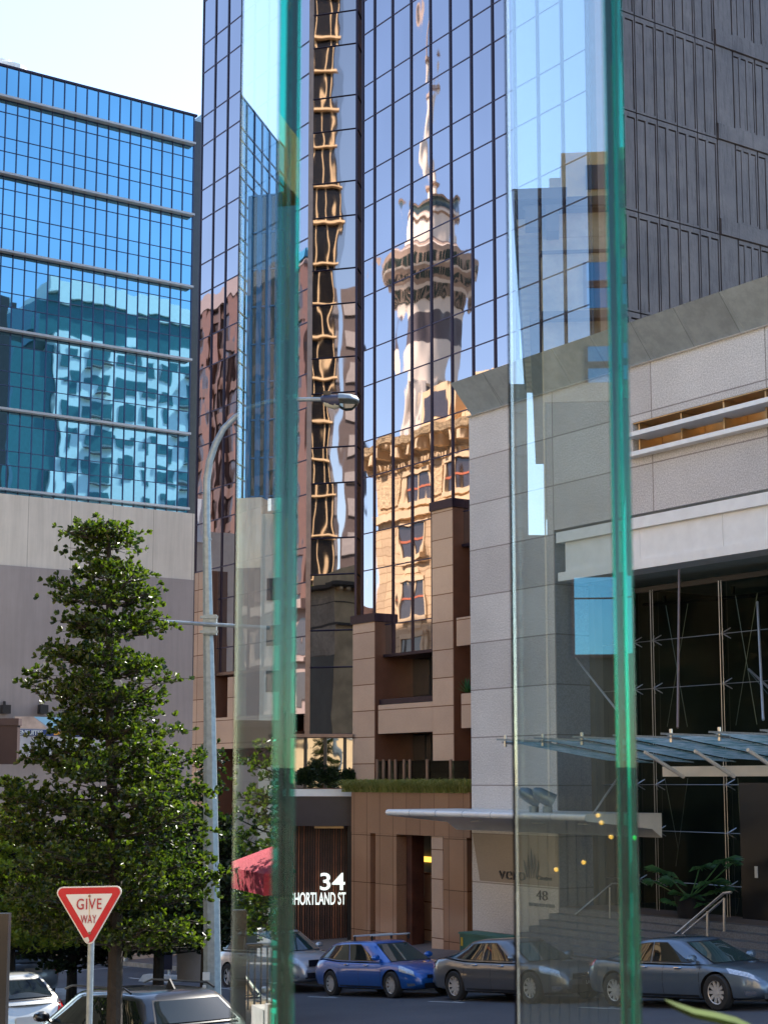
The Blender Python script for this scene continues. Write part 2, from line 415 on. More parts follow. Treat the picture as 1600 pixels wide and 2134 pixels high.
core.build('wall', m_side, tower)
quads = []; sub = {}
def strip(s0, s1, zb):
    lv = [zb] + [z for z in levels if zb + .2 < z < TOP] + [TOP]
    for a, b in zip(lv, lv[1:]):
        quads.append(tilt([W(s0, VC, a), W(s1, VC, a), W(s1, VC, b), W(s0, VC, b)], 0.0035))
colsA = []
nA = int((sB - sA0) / MOD); xs = [sA0 + MOD * i for i in range(nA + 1)] + [sB]
for a, b in zip(xs, xs[1:]):
    if b - a > .1: strip(a, b, zbot['A'] if a < onv(520, 1400, VC)[0] else zA2); colsA.append(a)
xsC = [sC0 - 0.0]
s = onv(780.5, 740, VC)[0]; xsC.append(s)
while s + MOD < sC9: s += MOD; xsC.append(s)
xsC.append(sC9)
for a, b in zip(xsC, xsC[1:]): strip(a, b, zbC((a + b) / 2))
panes('window', quads, m_tower, tower)
# mullions, each its own part; transoms in thin bars
for s in xs + xsC:
    isA = s <= sB + .01; zb = (zbot['A'] if s < onv(520, 1400, VC)[0] else zA2) if isA else min(zbC(s - .1), zbC(s + .1))
    m = MB(); m.sbox(s - .045, s + .045, VC - .04, VC + .05, zb, TOP); m.build('mullion', m_mull, tower)
m = MB()
for z in levels:
    if z > zbot['A'] and z < TOP: m.sbox(sA0, sB, VC - .02, VC + .02, z - .025, z + .025)
    for a, b in zip(xsC, xsC[1:]):
        if zbC((a + b) / 2) + .1 < z < TOP: m.sbox(a, b, VC - .02, VC + .02, z - .018, z + .018)
o = m.build('transom_grid', m_tran, tower); o['kind'] = 'stuff'
# the frontal bay between the two street faces
bl = at(648, 900, 58.9); br_ = at(741, 900, 58.4); bl.z = br_.z = 0
q = []
lv = [zbot['B']] + [z for z in levels if z > zbot['B'] + .5 and z < TOP] + [TOP]
for a, b in zip(lv, lv[1:]):
    q.append(tilt([bl + Vector((0, 0, a)), br_ + Vector((0, 0, a)), br_ + Vector((0, 0, b)), bl + Vector((0, 0, b))], 0.003))
panes('bay_window', q, m_towerb, tower)
for z in lv: m = MB(); m.bar(bl + Vector((0, -.01, z)), br_ + Vector((0, -.01, z)), .03, 4); m.build('bay_transom', m_mull, tower)
m = MB(); m.box(bl.x - .16, bl.x + .02, bl.y - .03, bl.y + 1.2, zbot['B'] - .3, TOP); m.build('bay_post', m_bronze, tower)
m = MB(); m.box(br_.x - .03, br_.x + .05, br_.y - .03, br_.y + .2, zbot['B'] - .3, TOP); m.build('bay_post', m_mull, tower)
nb = Vector((br_.x + .17, br_.y + .8, 0)); cl = W(sC0, VC, 0); q = []
for a, b in zip(lv, lv[1:]):
    q.append([br_ + Vector((.05, .1, a)), nb + Vector((0, 0, a)), nb + Vector((0, 0, b)), br_ + Vector((.05, .1, b))])
panes('return_window', q, m_tower, tower)
for z in lv: m = MB(); m.bar(br_ + Vector((.05, .1, z)), nb + Vector((0, 0, z)), .03, 4); m.build('return_transom', m_mull, tower)
# granite pilasters with dark caps
def pil(px0, px1, pyt, name='pilaster', v0=-.45, v1=1.7, cap=True, pyref=1400):
    s0 = onv(px0, pyref, VC + v0)[0]; s1 = onv(px1, pyref, VC + v0)[0]; zt = onv(px0, pyt, VC + v0)[1]
    m = MB(); m.sbox(s0, s1, VC + v0, VC + v1, zbase, zt); m.build(name, m_gran, tower)
    m = MB(); m.sbox(s1 + .004, s1 + .03, VC + v0 + .01, VC + v1, zbase, zt - .01); m.build('side_panel', m_side, tower)
    if cap:
        m = MB(); m.sbox(s0 - .08, s1 + .08, VC + v0 - .06, VC + .06, zt + .003, zt + .3); m.build('pilaster_cap', m_mull, tower)
    return s0, s1, zt
zbase = onv(760, 1648, VC - .6)[1]
pil(735, 780, 1302); pil(901, 944, 1066)
zbase = ground(-52, 33)
pil(403, 432, 1196, cap=False)
# recessed windows, balconies between the pilasters
m_clear = mirror_glass('pale_mirror_glass', (0.34, 0.34, 0.34), 0.7, 0.5, 0.012)
def pb(m, px0, py0, px1, py1, v, d, mi=0, pyr=None):
    pm = (py0 + py1) / 2 if pyr is None else pyr
    s0 = onv(px0, pm, v)[0]; s1 = onv(px1, pm, v)[0]; z0 = onv(px0, py1, v)[1]; z1 = onv(px0, py0, v)[1]
    m.sbox(s0, s1, v, v + d, z0, z1, mi); return s0, s1, z0, z1
def part(name, mt, par, *args, **k):
    m = MB(); pb(m, *args, **k); return m.build(name, mt, par)
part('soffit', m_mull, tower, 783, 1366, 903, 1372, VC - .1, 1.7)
part('recess_wall', m_side, tower, 800, 1372, 905, 1645, VC + 1.35, .2)
def window(px0, py0, px1, py1, v, splits, gl=m_clear, par=tower):
    m = MB(); s0, s1, z0, z1 = pb(m, px0, py0, px1, py1, v, .1); wo = m.build('window', m_dark, par)
    for a, b, mt in splits:
        g = MB(); g.sbox(s0 + (s1 - s0) * a, s0 + (s1 - s0) * b, v - .012, v - .003, z0 + .06, z1 - .06); g.build('pane', mt, wo)
    return wo
m_dglass = mirror_glass('dim_glass', (0.09, 0.07, 0.06), 0.7, 0.5, 0.01)
window(812, 1372, 900, 1458, VC + 1.2, [(0.02, .44, m_dglass), (.52, .94, m_clear)])
window(812, 1532, 900, 1640, VC + 1.2, [(0.02, .5, m_dglass), (.54, .84, m_clear), (.88, .98, m_clear)])
m = MB(); pb(m, 788, 1470, 901, 1530, VC - .42, .12); bal = m.build('balcony_front', m_gran, tower)
part('balcony_rail', m_mull, tower, 790, 1458, 901, 1469, VC - .3, .3)
part('balcony_floor', m_side, tower, 790, 1522, 903, 1529, VC - .28, 1.6)
part('balcony_front', m_gran, tower, 951, 1288, 990, 1347, VC - .42, .12)
part('balcony_front', m_gran, tower, 961, 1446, 990, 1518, VC - .42, .12)
part('glass_screen', m_dglass, tower, 965, 1240, 985, 1283, VC + .7, .05)
m = MB(); m.sbox(onv(945, 1200, VC)[0], sC9, VC + 1.3, VC + 1.5, ground(-40, 32), zbot['C3']); m.build('recess_wall', m_side, tower)
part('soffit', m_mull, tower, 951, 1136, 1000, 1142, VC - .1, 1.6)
# left part of the foot
part('recess_wall', m_side, tower, 436, 1412, 560, 1645, VC + 1.3, .2)
part('balcony_front', m_gran, tower, 446, 1497, 600, 1562, VC - .42, .14)
part('soffit', m_bronze, tower, 432, 1405, 560, 1411, VC - .1, 1.6)
part('pilaster', m_gran, tower, 474, 1412, 492, 1500, VC - .2, .5)
part('lower_wall', m_side, tower, 403, 1566, 600, 2030, VC + .9, .4)
part('lower_fascia', m_gran, tower, 403, 1900, 480, 1990, VC + .2, .4)
# window row and fascia over the garage door
YB = 57.6
def fb(m, px0, py0, px1, py1, Y, d, mi=0):      # box facing the camera side at depth Y
    a = at(px0, py1, Y); b = at(px1, py0, Y); m.box(a.x, b.x, Y, Y + d, a.z, b.z, mi); return a, b
def fpart(name, mt, par, *a):
    m = MB(); fb(m, *a); return m.build(name, mt, par)
fpart('sill', m_bronze, tower, 560, 1530, 735, 1537, YB - .3, .9)
for a, b in ((566, 633), (639, 674), (680, 715), (721, 736)):
    wo = fpart('window_post', m_dark, tower, b, 1537, b + 7, 1643, YB - .05, .3)
    fpart('window', m_clear, tower, a, 1539, b, 1643, YB + .05, .05)
fpart('parapet_band', m_white, tower, 560, 1645, 734, 1660, YB - .2, .8)
fpart('fascia', m_navy, tower, 560, 1661, 734, 1722, YB - .1, .5)
zg = at(700, 1953, YB).z
sl = MB(); k = 0; x = at(560, 1722, YB + 1.2).x; x1 = at(722, 1722, YB + 1.2).x
zt = at(700, 1722, YB).z
slA, slB = MB(), MB()
fpart('door_backing', m_dark, tower, 556, 1722, 728, 1960, YB + 1.35, .2)
while x < x1:
    wdt = .045; d = .06 if k % 2 else .1
    (slB if random.random() < .22 else slA).box(x, x + wdt, YB + 1.2 - d, YB + 1.34, zg - .3, zt); x += wdt + .045; k += 1
o1 = slA.build('timber_slats', m_wood, tower); o1['kind'] = 'stuff'; o2 = slB.build('accent_slats', m_wood2, tower); o2['kind'] = 'stuff'
fpart('door_jamb', m_dark, tower, 724, 1722, 735, 1960, YB + .1, 1.3)
fpart('downlight_strip', m_copper, tower, 655, 1722, 716, 1727, YB + .45, .3)
def text(body, name, mt, parent, origin, xdir, hgt, sx=1.0, depth=0.02, align='LEFT', bold=0.0, spacing=1.0, width=None):
    cu = bpy.data.curves.new(name, 'FONT'); cu.body = body; cu.extrude = depth; cu.size = 1; cu.align_x = align; cu.offset = bold
    cu.space_character = spacing
    o = bpy.data.objects.new(name, cu); COL.objects.link(o)
    me = bpy.data.meshes.new_from_object(o.evaluated_get(bpy.context.evaluated_depsgraph_get())); COL.objects.unlink(o)
    n = bpy.data.objects.new(name, me); COL.objects.link(n)
    me.materials.clear(); me.materials.append(mt)
    xd = Vector(xdir).normalized(); zd = Vector((0, 0, 1)); yd = zd.cross(xd)   # points away from the viewer
    k = hgt / 0.70
    if width: xw = [q.co.x for q in me.vertices]; sx = width / ((max(xw) - min(xw)) * k)
    for vtx in me.vertices:
        c = vtx.co; p = Vector(origin) + xd * (c.x * k * sx) + zd * (c.y * k) - yd * (c.z * 1.0)
        vtx.co = p
    if parent: put(n, parent)
    return n
# 34 / SHORTLAND ST
a = at(664, 1855, YB + 1.0); b = at(664, 1820, YB + 1.0)
text('34', 'street_number', m_letter, tower, a, (1, 0, 0), b.z - a.z, 0.98, .03, bold=.012, width=at(716, 1855, YB + 1).x - a.x)
a = at(605, 1886, YB + 1.0); b = at(605, 1861, YB + 1.0)
text('SHORTLAND ST', 'street_name', m_letter, tower, a, (1, 0, 0.006), b.z - a.z, 0.60, .03, bold=.012, width=at(720, 1886, YB + 1).x - a.x)
# planter, plinth and ground floor columns
zp1 = onv(735, 1648, VC - 1.2)[1]
m = MB(); s0, s1, z0, z1 = pb(m, 732, 1650, 979, 1735, VC - 1.2, 2.4, pyr=1700); m.build('planter_wall', m_grandk, tower)
def gcol(px0, px1, mt, v=VC - 1.2, d=.5, name='column'):
    s0 = onv(px0, 1850, v)[0]; s1 = onv(px1, 1850, v)[0]; zt = onv(732, 1735, VC - 1.2)[1]
    m = MB(); m.sbox(s0, s1, v, v + d, ground(s0, v) - .3, zt - .003); m.build(name, mt, tower)
gcol(732, 771, m_grandk); gcol(772, 782, m_dark, VC - .9); gcol(782, 826, m_grandk); gcol(827, 858, m_wood, VC - .8)
gcol(899, 923, m_gran, VC - 1.15); gcol(924, 973, m_grandk); gcol(974, 981, m_dark, VC - .9)
gcol(856, 902, m_lobby, VC + .9, .2, 'lobby_wall')
v = VC + .8
part('lobby_light', M('lobby_glow', (.5, .3, .05), .5, var=0, emis=((1.0, .55, .08), 0.7)), tower, 858, 1784, 902, 1795, v, .04)
part('lobby_light', M('lobby_glow_dim', (.3, .15, .03), .5, var=0, emis=((1.0, .45, .08), 0.12)), tower, 830, 1732, 858, 1790, v, .04)
m_glow = M('sign_glow', (.7, .75, .7), .5, var=0, emis=((.9, 1, .95), .5))
m = MB()
for (x0, y0, x1, y1) in ((857, 1842, 866, 1840), (866, 1840, 876, 1826), (876, 1826, 884, 1824), (857, 1838, 866, 1836)):
    a = onv(x0, y0, v); b = onv(x1, y1, v); m.bar(W(a[0], v - .03, a[1]), W(b[0], v - .03, b[1]), .016, 4)
for x in (858, 862, 873, 877, 881):
    a = onv(x, 1850, v); b = onv(x, 1861, v); m.bar(W(a[0], v - .03, a[1]), W(b[0], v - .03, b[1]), .02, 4)
a = onv(856, 1861, v); b = onv(884, 1860, v); m.bar(W(a[0], v - .03, a[1]), W(b[0], v - .03, b[1]), .012, 4)
m.build('cafe_sign', m_glow, tower)
a = onv(858, 1875, v); text('BARRISTER', 'cafe_lettering', m_gold, tower, W(a[0], v - .03, a[1]), U2, .09, 1, .005)
a = onv(858, 1883, v); text('COMPANION', 'cafe_lettering', m_gold, tower, W(a[0], v - .03, a[1]), U2, .09, 1, .005)
part('notice_board', m_gran, tower, 884, 1818, 901, 1960, VC + .3, .05)
# glass balustrade on the planter
bs = thing('glass_balustrade', W(s0 + 2, VC - .6, z1), 'frameless glass balustrade behind the grass on the granite planter', 'balustrade')
m_bal = None
def clear_glass(name, col, blend=.25):
    m, nt, b = new_mat(name); nt.nodes.remove(b)
    g = nt.nodes.new('ShaderNodeBsdfGlossy'); g.inputs['Roughness'].default_value = .01
    t = nt.nodes.new('ShaderNodeBsdfTransparent'); t.inputs[0].default_value = (*col, 1)
    l = nt.nodes.new('ShaderNodeLayerWeight'); l.inputs['Blend'].default_value = blend
    mx = nt.nodes.new('ShaderNodeMixShader'); nt.links.new(l.outputs['Fresnel'], mx.inputs[0])
    nt.links.new(t.outputs[0], mx.inputs[1]); nt.links.new(g.outputs[0], mx.inputs[2])
    nt.links.new(mx.outputs[0], nt.nodes['Material Output'].inputs[0]); return m
m_bal = clear_glass('balustrade_glass', (.75, .85, .78))
pxs = [785, 809, 841, 890, 937, 978]
for a_, b_ in zip(pxs, pxs[1:]):
    part('glass_pane', m_bal, bs, a_ + 2, 1586, b_ - 2, 1640, VC - .6, .015)
for a_ in (785, 798, 811, 823, 841, 853, 889, 938):
    part('post', m_bronze, bs, a_ - 2, 1583, a_ + 2, 1648, VC - .66, .05)
# grass in the planter: uncountable blades
def blades(name, n, spot, h, mt, label, cat, lean=0.6, wd=.02):
    m = MB()
    for _ in range(n):
        p = spot(); hh = h * random.uniform(.5, 1.15); a = random.uniform(0, 6.283); l = lean * random.uniform(.3, 1.4)
        d = Vector((math.cos(a), math.sin(a), 0)); sd_ = Vector((-d.y, d.x, 0)) * wd * random.uniform(.6, 1.3)
        p1 = p + d * l * hh * .35 + Vector((0, 0, hh * .7)); p2 = p + d * l * hh * .95 + Vector((0, 0, hh * (.95 - .35 * l)))
        m.add([p - sd_, p + sd_, p1 + sd_ * .7, p1 - sd_ * .7, p2], [(0, 1, 2, 3), (3, 2, 4)])
    return tag(m.build(name, mt), label, cat, kind='stuff')
sa = onv(722, 1640, VC - 1.1)[0]; sb = onv(980, 1640, VC - 1.1)[0]
def spot():
    s = random.uniform(sa, sb); return W(s, random.uniform(VC - 1.3, VC - .8), z1 - .02)
blades('planter_grass', 5000, spot, .55, m_grassl, 'shaggy ornamental grass spilling over the granite planter', 'grass', 1.2, .018)
# leafy plants in the window row above the fascia
def bush(name, c, r, n, size, mt, label, cat, squash=1.0, group=None, parent=None):
    m = MB()
    for _ in range(n):
        d = Vector((random.gauss(0, 1), random.gauss(0, 1), random.gauss(0, 1))).normalized() * r * random.random() ** .5
        p = Vector(c) + Vector((d.x, d.y, d.z * squash)); leaf(m, p, d + Vector((0, 0, .3)), size * random.uniform(.7, 1.3))
    o = m.build(name, mt, parent)
    if label: tag(o, label, cat, group)
    return o
def leaf(m, p, d, s, wr=.42):
    d = Vector(d).normalized() + Vector((random.gauss(0, .45), random.gauss(0, .45), random.gauss(0, .4))); d.normalize()
    e = d.cross(Vector((random.gauss(0, 1), random.gauss(0, 1), random.gauss(0, 1)))).normalized() * s * wr
    nrm = d.cross(e).normalized() * s * .12
    m.add([p, p + d * s * .45 + e + nrm, p + d * s, p + d * s * .45 - e + nrm], [(0, 1, 2, 3)])
for i, (px, lab, r) in enumerate(((632, 'small leafy plant left of the window posts over the garage fascia', .3), (658, 'tallest leafy plant in the windows over the garage fascia', .45),
                       (694, 'spreading leafy plant in the middle window over the garage fascia', .38), (727, 'leafy plant against the pilaster over the garage fascia', .3))):
    c = at(px, 1622 if i != 1 else 1612, YB - .15)
    bush('window_plant', c, r * .9, 620, .1, m_leaf2, lab, 'plant', 1.1, 'plants in the window row')
# spiky plant on the upper balcony
m = MB(); c = onv(974, 1445, VC - .1); c = W(c[0], VC - .1, c[1])
for _ in range(40):
    a = random.uniform(0, 6.283); e = random.uniform(.3, 1.4); d = Vector((math.cos(a) * math.cos(e), math.sin(a) * math.cos(e), math.sin(e)))
    s_ = Vector((-math.sin(a), math.cos(a), 0)) * .03
    m.add([c - s_, c + s_, c + d * .55], [(0, 1, 2)])
tag(m.build('spiky_plant', m_palm), 'spiky plant standing on the upper granite balcony', 'plant')
# ------------------------------------------------------------------ grey stone centre on the right
VV = 29.5
vero = thing('stone_centre', W(-30, 31, ground(-30, 30)), 'grey granite office podium with leaning parapet, copper louvres and glass lobby', 'office building')
def fr(px0, py0, px1, py1, py0b=None, py1b=None): pass
sL = onv(980, 1300, VV)[0]; sR = onv(1161, 1500, VV)[0]; SE = -19.0
zt = onv(980, 869, VV)[1]; z_op = onv(1161, 1106, VV)[1]
zl0 = onv(1335, 949, VV)[1]; zl1 = onv(1335, 877, VV)[1]; z_sb = onv(1335, 1070, VV)[1]; z_ft = onv(1335, 1078, VV)[1]; z_fb = onv(1335, 1186, VV)[1]
sLv = onv(1318, 900, VV)[0]
print('vero', sL, sR, 'ztop', zt, 'louvre', zl0, zl1, 'fascia', z_sb, z_ft, z_fb)
gz = ground(sL, VV) - .5
m = MB(); m.sbox(sL, sR, VV, VV + 1.25, gz, zt); m.build('stone_pier', m_stone, vero)
m = MB(); m.sbox(sR + .003, sR + .02, VV + .01, VV + 1.25, gz, z_op); m.build('pier_return', m_stoneside, vero)  # thin dark slab paints the shaded side of the pier
m = MB(); m.sbox(sR, SE, VV, VV + 1.2, zl1, zt); m.sbox(sR, sLv, VV, VV + 1.2, zl0, zl1); m.sbox(sR, SE, VV, VV + 1.2, z_sb, zl0); m.build('stone_wall', m_stone, vero)
# leaning parapet panels
pt = (onv(981, 784, VV - .75), onv(1002, 862, VV))
m = MB(); zf0 = zt - .0; zf1 = pt[0][1]; s = sL + .15; n = 12; wdt = (SE - s) / n
for i in range(n):
    a = s + i * wdt; b = a + wdt - .012
    m.hexa([W(a, VV + .02, zf0 + .003), W(b, VV + .02, zf0 + .003), W(b, VV + .1, zf0 + .003), W(a, VV + .1, zf0 + .003),
            W(a - .1, VV - .75, zf1), W(b - .1, VV - .75, zf1), W(b - .1, VV - .65, zf1), W(a - .1, VV - .65, zf1)])
m.build('parapet', m_flare, vero)
m = MB(); m.sbox(sL - .02, SE, VV - .12, VV + 1.2, zt - .0, zt + .002); m.build('parapet_ledge', m_white, vero)
# copper lined louvre slot
m = MB(); m.sbox(sLv, SE, VV + .95, VV + 1.15, zl0, zl1); m.build('louvre_back', m_copper, vero)
m = MB(); m.sbox(sLv, SE, VV + .02, VV + .95, zl1 - .03, zl1 - .004); m.sbox(sLv, SE, VV + .02, VV + .95, zl0 + .004, zl0 + .05); m.build('louvre_lining', m_copper, vero)
for px in (1335, 1423, 1512, 1600, 1690, 1780):
    s = onv(px, 860, VV + .2)[0]; m = MB(); m.sbox(s, s + .05, VV + .1, VV + .94, zl0 + .055, zl1 - .035); m.build('louvre_divider', m_copper, vero)
zm = (zl0 + zl1) / 2 + .02
for z in (zl0 - .05, zm):
    m = MB(); m.sbox(sLv - .05, SE, VV - .3, VV + .4, z, z + .12); m.build('louvre_blade', m_white, vero)
# white fascia
sF = onv(1166, 1150, VV)[0]
m = MB(); m.sbox(sF, SE, VV - .1, VV + .8, z_ft - .3, z_ft); m.build('fascia_ledge', m_white, vero)
m = MB(); n = 5
for i in range(n):
    a = sF + .25 + (SE - sF - .25) * i / n; b = sF + .25 + (SE - sF - .25) * (i + 1) / n - .012
    m.sbox(a, b, VV + .02, VV + .8, z_fb + .25, z_ft - .303)
m.build('fascia_panel', m_white, vero)
m = MB(); m.sbox(sF, SE, VV - .05, VV + .8, z_fb, z_fb + .247); m.build('fascia_edge', m_white, vero)
# lobby
VLB = VV + 1.6; zc = onv(1335, 1236, VLB)[1]; zfl = onv(1400, 1906, VV + .8)[1]
m = MB(); m.sbox(sR + .2, SE, VV + .8, VV + 7, z_fb + .0, z_fb + .2); m.build('lobby_ceiling', m_soffit, vero)
m = MB(); m.sbox(sR + .2, SE, VV + 6.6, VV + 7, -6.5, z_fb); m.sbox(SE - .3, SE, VV + .1, VV + 7, -6.5, zt); m.sbox(sR - .1, sR + .2, VV + 1.3, VV + 7, -6.5, z_fb); m.build('lobby_wall', m_lobby, vero)
m = MB(); m.sbox(sR + .05, SE, VV + .2, VV + 6.6, zfl - 3, zfl); m.build('lobby_floor', m_pave, vero)
m = MB(); m.sbox(sL + 1, SE, VV + 1.2, VV + 7, zt - .3, zt - .1); m.build('roof', m_soffit, vero)
m_lg = clear_glass('lobby_glass', (.42, .50, .46), blend=.07)
cols = [1232, 1335, 1376, 1521, 1640, 1780]
ss = [onv(p, 1500, VLB)[0] for p in cols]
zz = [zfl] + [onv(1376, y, VLB)[1] for y in (1736, 1640, 1530, 1428, 1325)] + [zc]
zz = [zfl, onv(1521, 1847, VLB)[1], onv(1521, 1737, VLB)[1], onv(1521, 1636, VLB)[1], onv(1521, 1425, VLB)[1], onv(1521, 1320, VLB)[1], zc]
q = []
for a, b in zip(ss, ss[1:]):
    for c, d in zip(zz, zz[1:]): q.append([W(a + .01, VLB, c + .01), W(b - .01, VLB, c + .01), W(b - .01, VLB, d - .01), W(a + .01, VLB, d - .01)])
panes('lobby_pane', q, m_lg, vero)
m = MB(); m.sbox(sR + .2, SE, VLB - .05, VLB + .05, zc, zc + .14); m.build('lobby_head_rail', m_dark, vero)
for s in ss[1:]:
    m = MB(); m.bar(W(s - .04, VLB - .25, zfl), W(s - .04, VLB - .25, zc), .012, 6); m.bar(W(s + .05, VLB - .25, zfl), W(s + .05, VLB - .25, zc), .009, 6); m.build('tension_rod', m_steel, vero)
    for z in zz[1:-1]:
        m = MB()
        for dx, dz in ((1, 1), (1, -1), (-1, 1), (-1, -1)): m.bar(W(s, VLB - .22, z), W(s + dx * .14, VLB - .03, z + dz * .14), .02, 5, .012)
        m.build('glass_clamp', m_steel, vero)
for z in zz[1:-1]:
    m = MB(); m.bar(W(sR + .3, VLB - .1, z), W(SE, VLB - .1, z), .008, 5); m.build('cross_cable', m_steel, vero)
# crossed rods inside the lobby
def rod(x0, y0, x1, y1, r=.02, v=VLB + .5, name='brace_rod', mt=m_steel, v1=None):
    v1 = v if v1 is None else v1
    a = onv(x0, y0, v); b = onv(x1, y1, v1); m = MB(); m.bar(W(a[0], v, a[1]), W(b[0], v1, b[1]), r, 6); return m.build(name, mt, vero)
for c in ((1387, 1262, 1432, 1515), (1433, 1258, 1390, 1515), (1532, 1240, 1577, 1510), (1578, 1235, 1533, 1512), (1385, 1622, 1413, 1770), (1433, 1622, 1408, 1806), (1537, 1622, 1543, 1735), (1545, 1835, 1535, 1905), (1557, 1395, 1600, 1447)):
    rod(*c, r=.009)
m = MB()
for x in range(1340, 1700, 14):
    a = onv(x, 1243 - (x - 1340) * .09, VLB + .9); b = onv(x + 14, 1243 - (x - 1326) * .09, VLB + .9)
    m.bar(W(a[0], VLB + .9, a[1] - .25), W(b[0], VLB + .9, b[1] - .25), .05, 5)
m.build('ceiling_truss', m_dark, vero)
rod(1384, 1242, 1384, 1255, .06, VLB + .9, 'truss_joint', m_dark)
rod(1527, 1222, 1527, 1240, .06, VLB + .9, 'truss_joint', m_dark)
# dim wall texts inside, as blurred grey lines of writing
m_dimt = M('dim_wall_lettering', (.05, .05, .05), .6, var=0)
lines = ['ground rent and shares', 'the company', 'we occupy', 'floors, people, leases']
for px, py, sz in ((1370, 1345, .3), (1370, 1362, .3), (1370, 1378, .3), (1370, 1393, .3), (1530, 1340, .2), (1530, 1354, .2), (1530, 1368, .2), (1480, 1640, .18), (1490, 1700, .16)):
    pass
# dark portal at the far right
m = MB(); pb(m, 1543, 1632, 1700, 1925, VLB - .3, 1.2); m.build('entry_portal', m_dark, vero)
m = MB(); pb(m, 1572, 1806, 1578, 1830, VLB - .33, .02); m.build('notice_plate', m_signw, vero)
# steps and end wall
zst = zfl; nst = 7; gs = ground(-27, 27)
for i in range(nst):
    z = gs + (zfl - gs) * (i + 1) / nst; v0 = VV + .15 - (nst - 1 - i) * .36 - .2
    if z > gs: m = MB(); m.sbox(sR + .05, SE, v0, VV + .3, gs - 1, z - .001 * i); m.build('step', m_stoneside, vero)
# round nosed white canopy between the two buildings
cn = thing('white_canopy', W(onv(900, 1690, VV - 1)[0], VV - 1, onv(900, 1690, VV - 1)[1]), 'long white round nosed canopy over the stone pier lettering', 'canopy')
vN = VV - 2.6; s0, zc1 = onv(800, 1687, vN); s1, _ = onv(1215, 1700, vN); zc0 = onv(800, 1700, vN)[1]
m = MB(); h = (zc1 - zc0) / 2; zm_ = (zc1 + zc0) / 2
prof = [(vN + h + math.cos(t) * h * 1.0, zm_ + math.sin(t) * h) for t in [R(90 + 22.5 * i) for i in range(9)]] + [(VV - .35, zc0 - .22), (VV - .003, zc0 - .45), (VV - .003, zc1)]
m.prism([W(s0 + h, a, b) for a, b in prof], U2 * (s1 - s0)); m.build('canopy_slab', m_white, cn, smooth='auto')
m = MB()
for i in range(7):
    t = R(90 + 30 * i); m.v.append(tuple(W(s0 + h + 0, vN + h, zm_)))
m = MB(); m.lathe(W(s0 + h, vN + h, zm_), [(0.001, -h), (h * .7, -h * .7), (h, 0), (h * .7, h * .7), (0.001, h)], 16); m.build('canopy_nose', m_white, cn, smooth=True)
for k in range(1, 7):
    s = s0 + (s1 - s0) * k / 7; m = MB(); m.prism([W(s, a - .004, b + .004 * (1 if b > zm_ else -1)) for a, b in prof[:9]] + [W(s, vN + h, zm_)], U2 * .012); m.build('canopy_joint', m_galv, cn)
m = MB()
for px in (935, 1065, 1160):
    s = onv(px, 1700, vN)[0]; m.sbox(s - .2, s + .2, vN + .9, vN + 1.0, zc0 - .12, zc0 - .09)
m.build('canopy_downlight', m_signw, cn)
for px, lab in ((1114, 'left one of the two grey floodlights standing on the white canopy'), (1142, 'right one of the two grey floodlights standing on the white canopy')):
    s, z = onv(px, 1690, vN + .6); z = zc1
    fl = thing('floodlight', W(s, vN + .6, z), lab, 'floodlight', 'floodlights on the white canopy')
    c = W(s, vN + .6, z)
    m = MB(); m.bar(c, c + Vector((0, 0, .16)), .13, 12); m.build('base', m_galv, fl)
    m = MB(); m.bar(c + Vector((0, 0, .16)), c + Vector((-.02, 0, .34)), .03, 8); m.build('arm', m_galv, fl)
    h0 = c + Vector((.06, 0, .32)); h1 = c + Vector((-.26, 0, .52)); m = MB(); m.tube([h1 + Vector((-.1, 0, .1)), h1, (h0 + h1) / 2, h0 + Vector((.1, 0, -.04))], [.05, .17, .19, .21], 14); m.build('lamp_head', m_galv, fl, smooth='auto')
# lettering on the pier
m_ink = M('dark_lettering', (.03, .03, .035), .4, var=0)
def ptxt(body, px, py0, py1, sx, mt=m_ink, nm='lettering', bold=0, sp=1.0):
    a = onv(px, py1, VV); b = onv(px, py0, VV); wd = onv(sx, py1, VV)[0] - a[0]
    return text(body, nm, mt, vero, W(a[0], VV - .02, a[1]), U2, b[1] - a[1], 1, .015, bold=bold, spacing=sp, width=wd)
m_plq = granite('brown_stone_panel', (0.27, 0.22, 0.18), (0.36, 0.30, 0.25), 0.22, (0.6, 0.6, 0.6), (4.03, 1.42), (38.5, .1), 40, .01)
m = MB(); a = onv(1000, 1836, VV); tp = onv(1000, 1737, VV)
m.prism([W(sL + .02, VV - .004, tp[1]), W(sR - .0, VV - .004, tp[1]), W(sR - .0, VV - .004, a[1]), W(a[0], VV - .004, a[1])], V2 * .003); m.build('sign_panel', m_plq, vero)
ptxt('vero', 1040, 1805, 1832, 1096, bold=-.012)
m = MB()
for dx, h0, h1, lean in ((-.18, .0, .55, -.09), (0, -.05, .95, 0), (.18, 0, .55, .09), (-.09, -.02, .75, -.04), (.09, -.02, .75, .04)):
    a = onv(1110, 1830, VV); p = W(a[0] + dx, VV - .022, a[1] + h0 * .5)
    m.prism([p + U2 * 0 , p + U2 * (lean + .05) + Vector((0, 0, h1 * .45)), p + U2 * (lean * 1.6) + Vector((0, 0, h1 * .9)), p + U2 * (lean - .03) + Vector((0, 0, h1 * .45))], -V2 * .012)
m.build('leaf_emblem', m_ink, vero)
ptxt('Centre', 1120, 1825, 1834, 1151, bold=.006)
ptxt('48', 1119, 1855, 1876, 1142, m_ink, bold=-.02)
ptxt('SHORTLAND STREET', 1104, 1881, 1888, 1158, M('faint_lettering', (.3, .31, .32), .4, var=0))
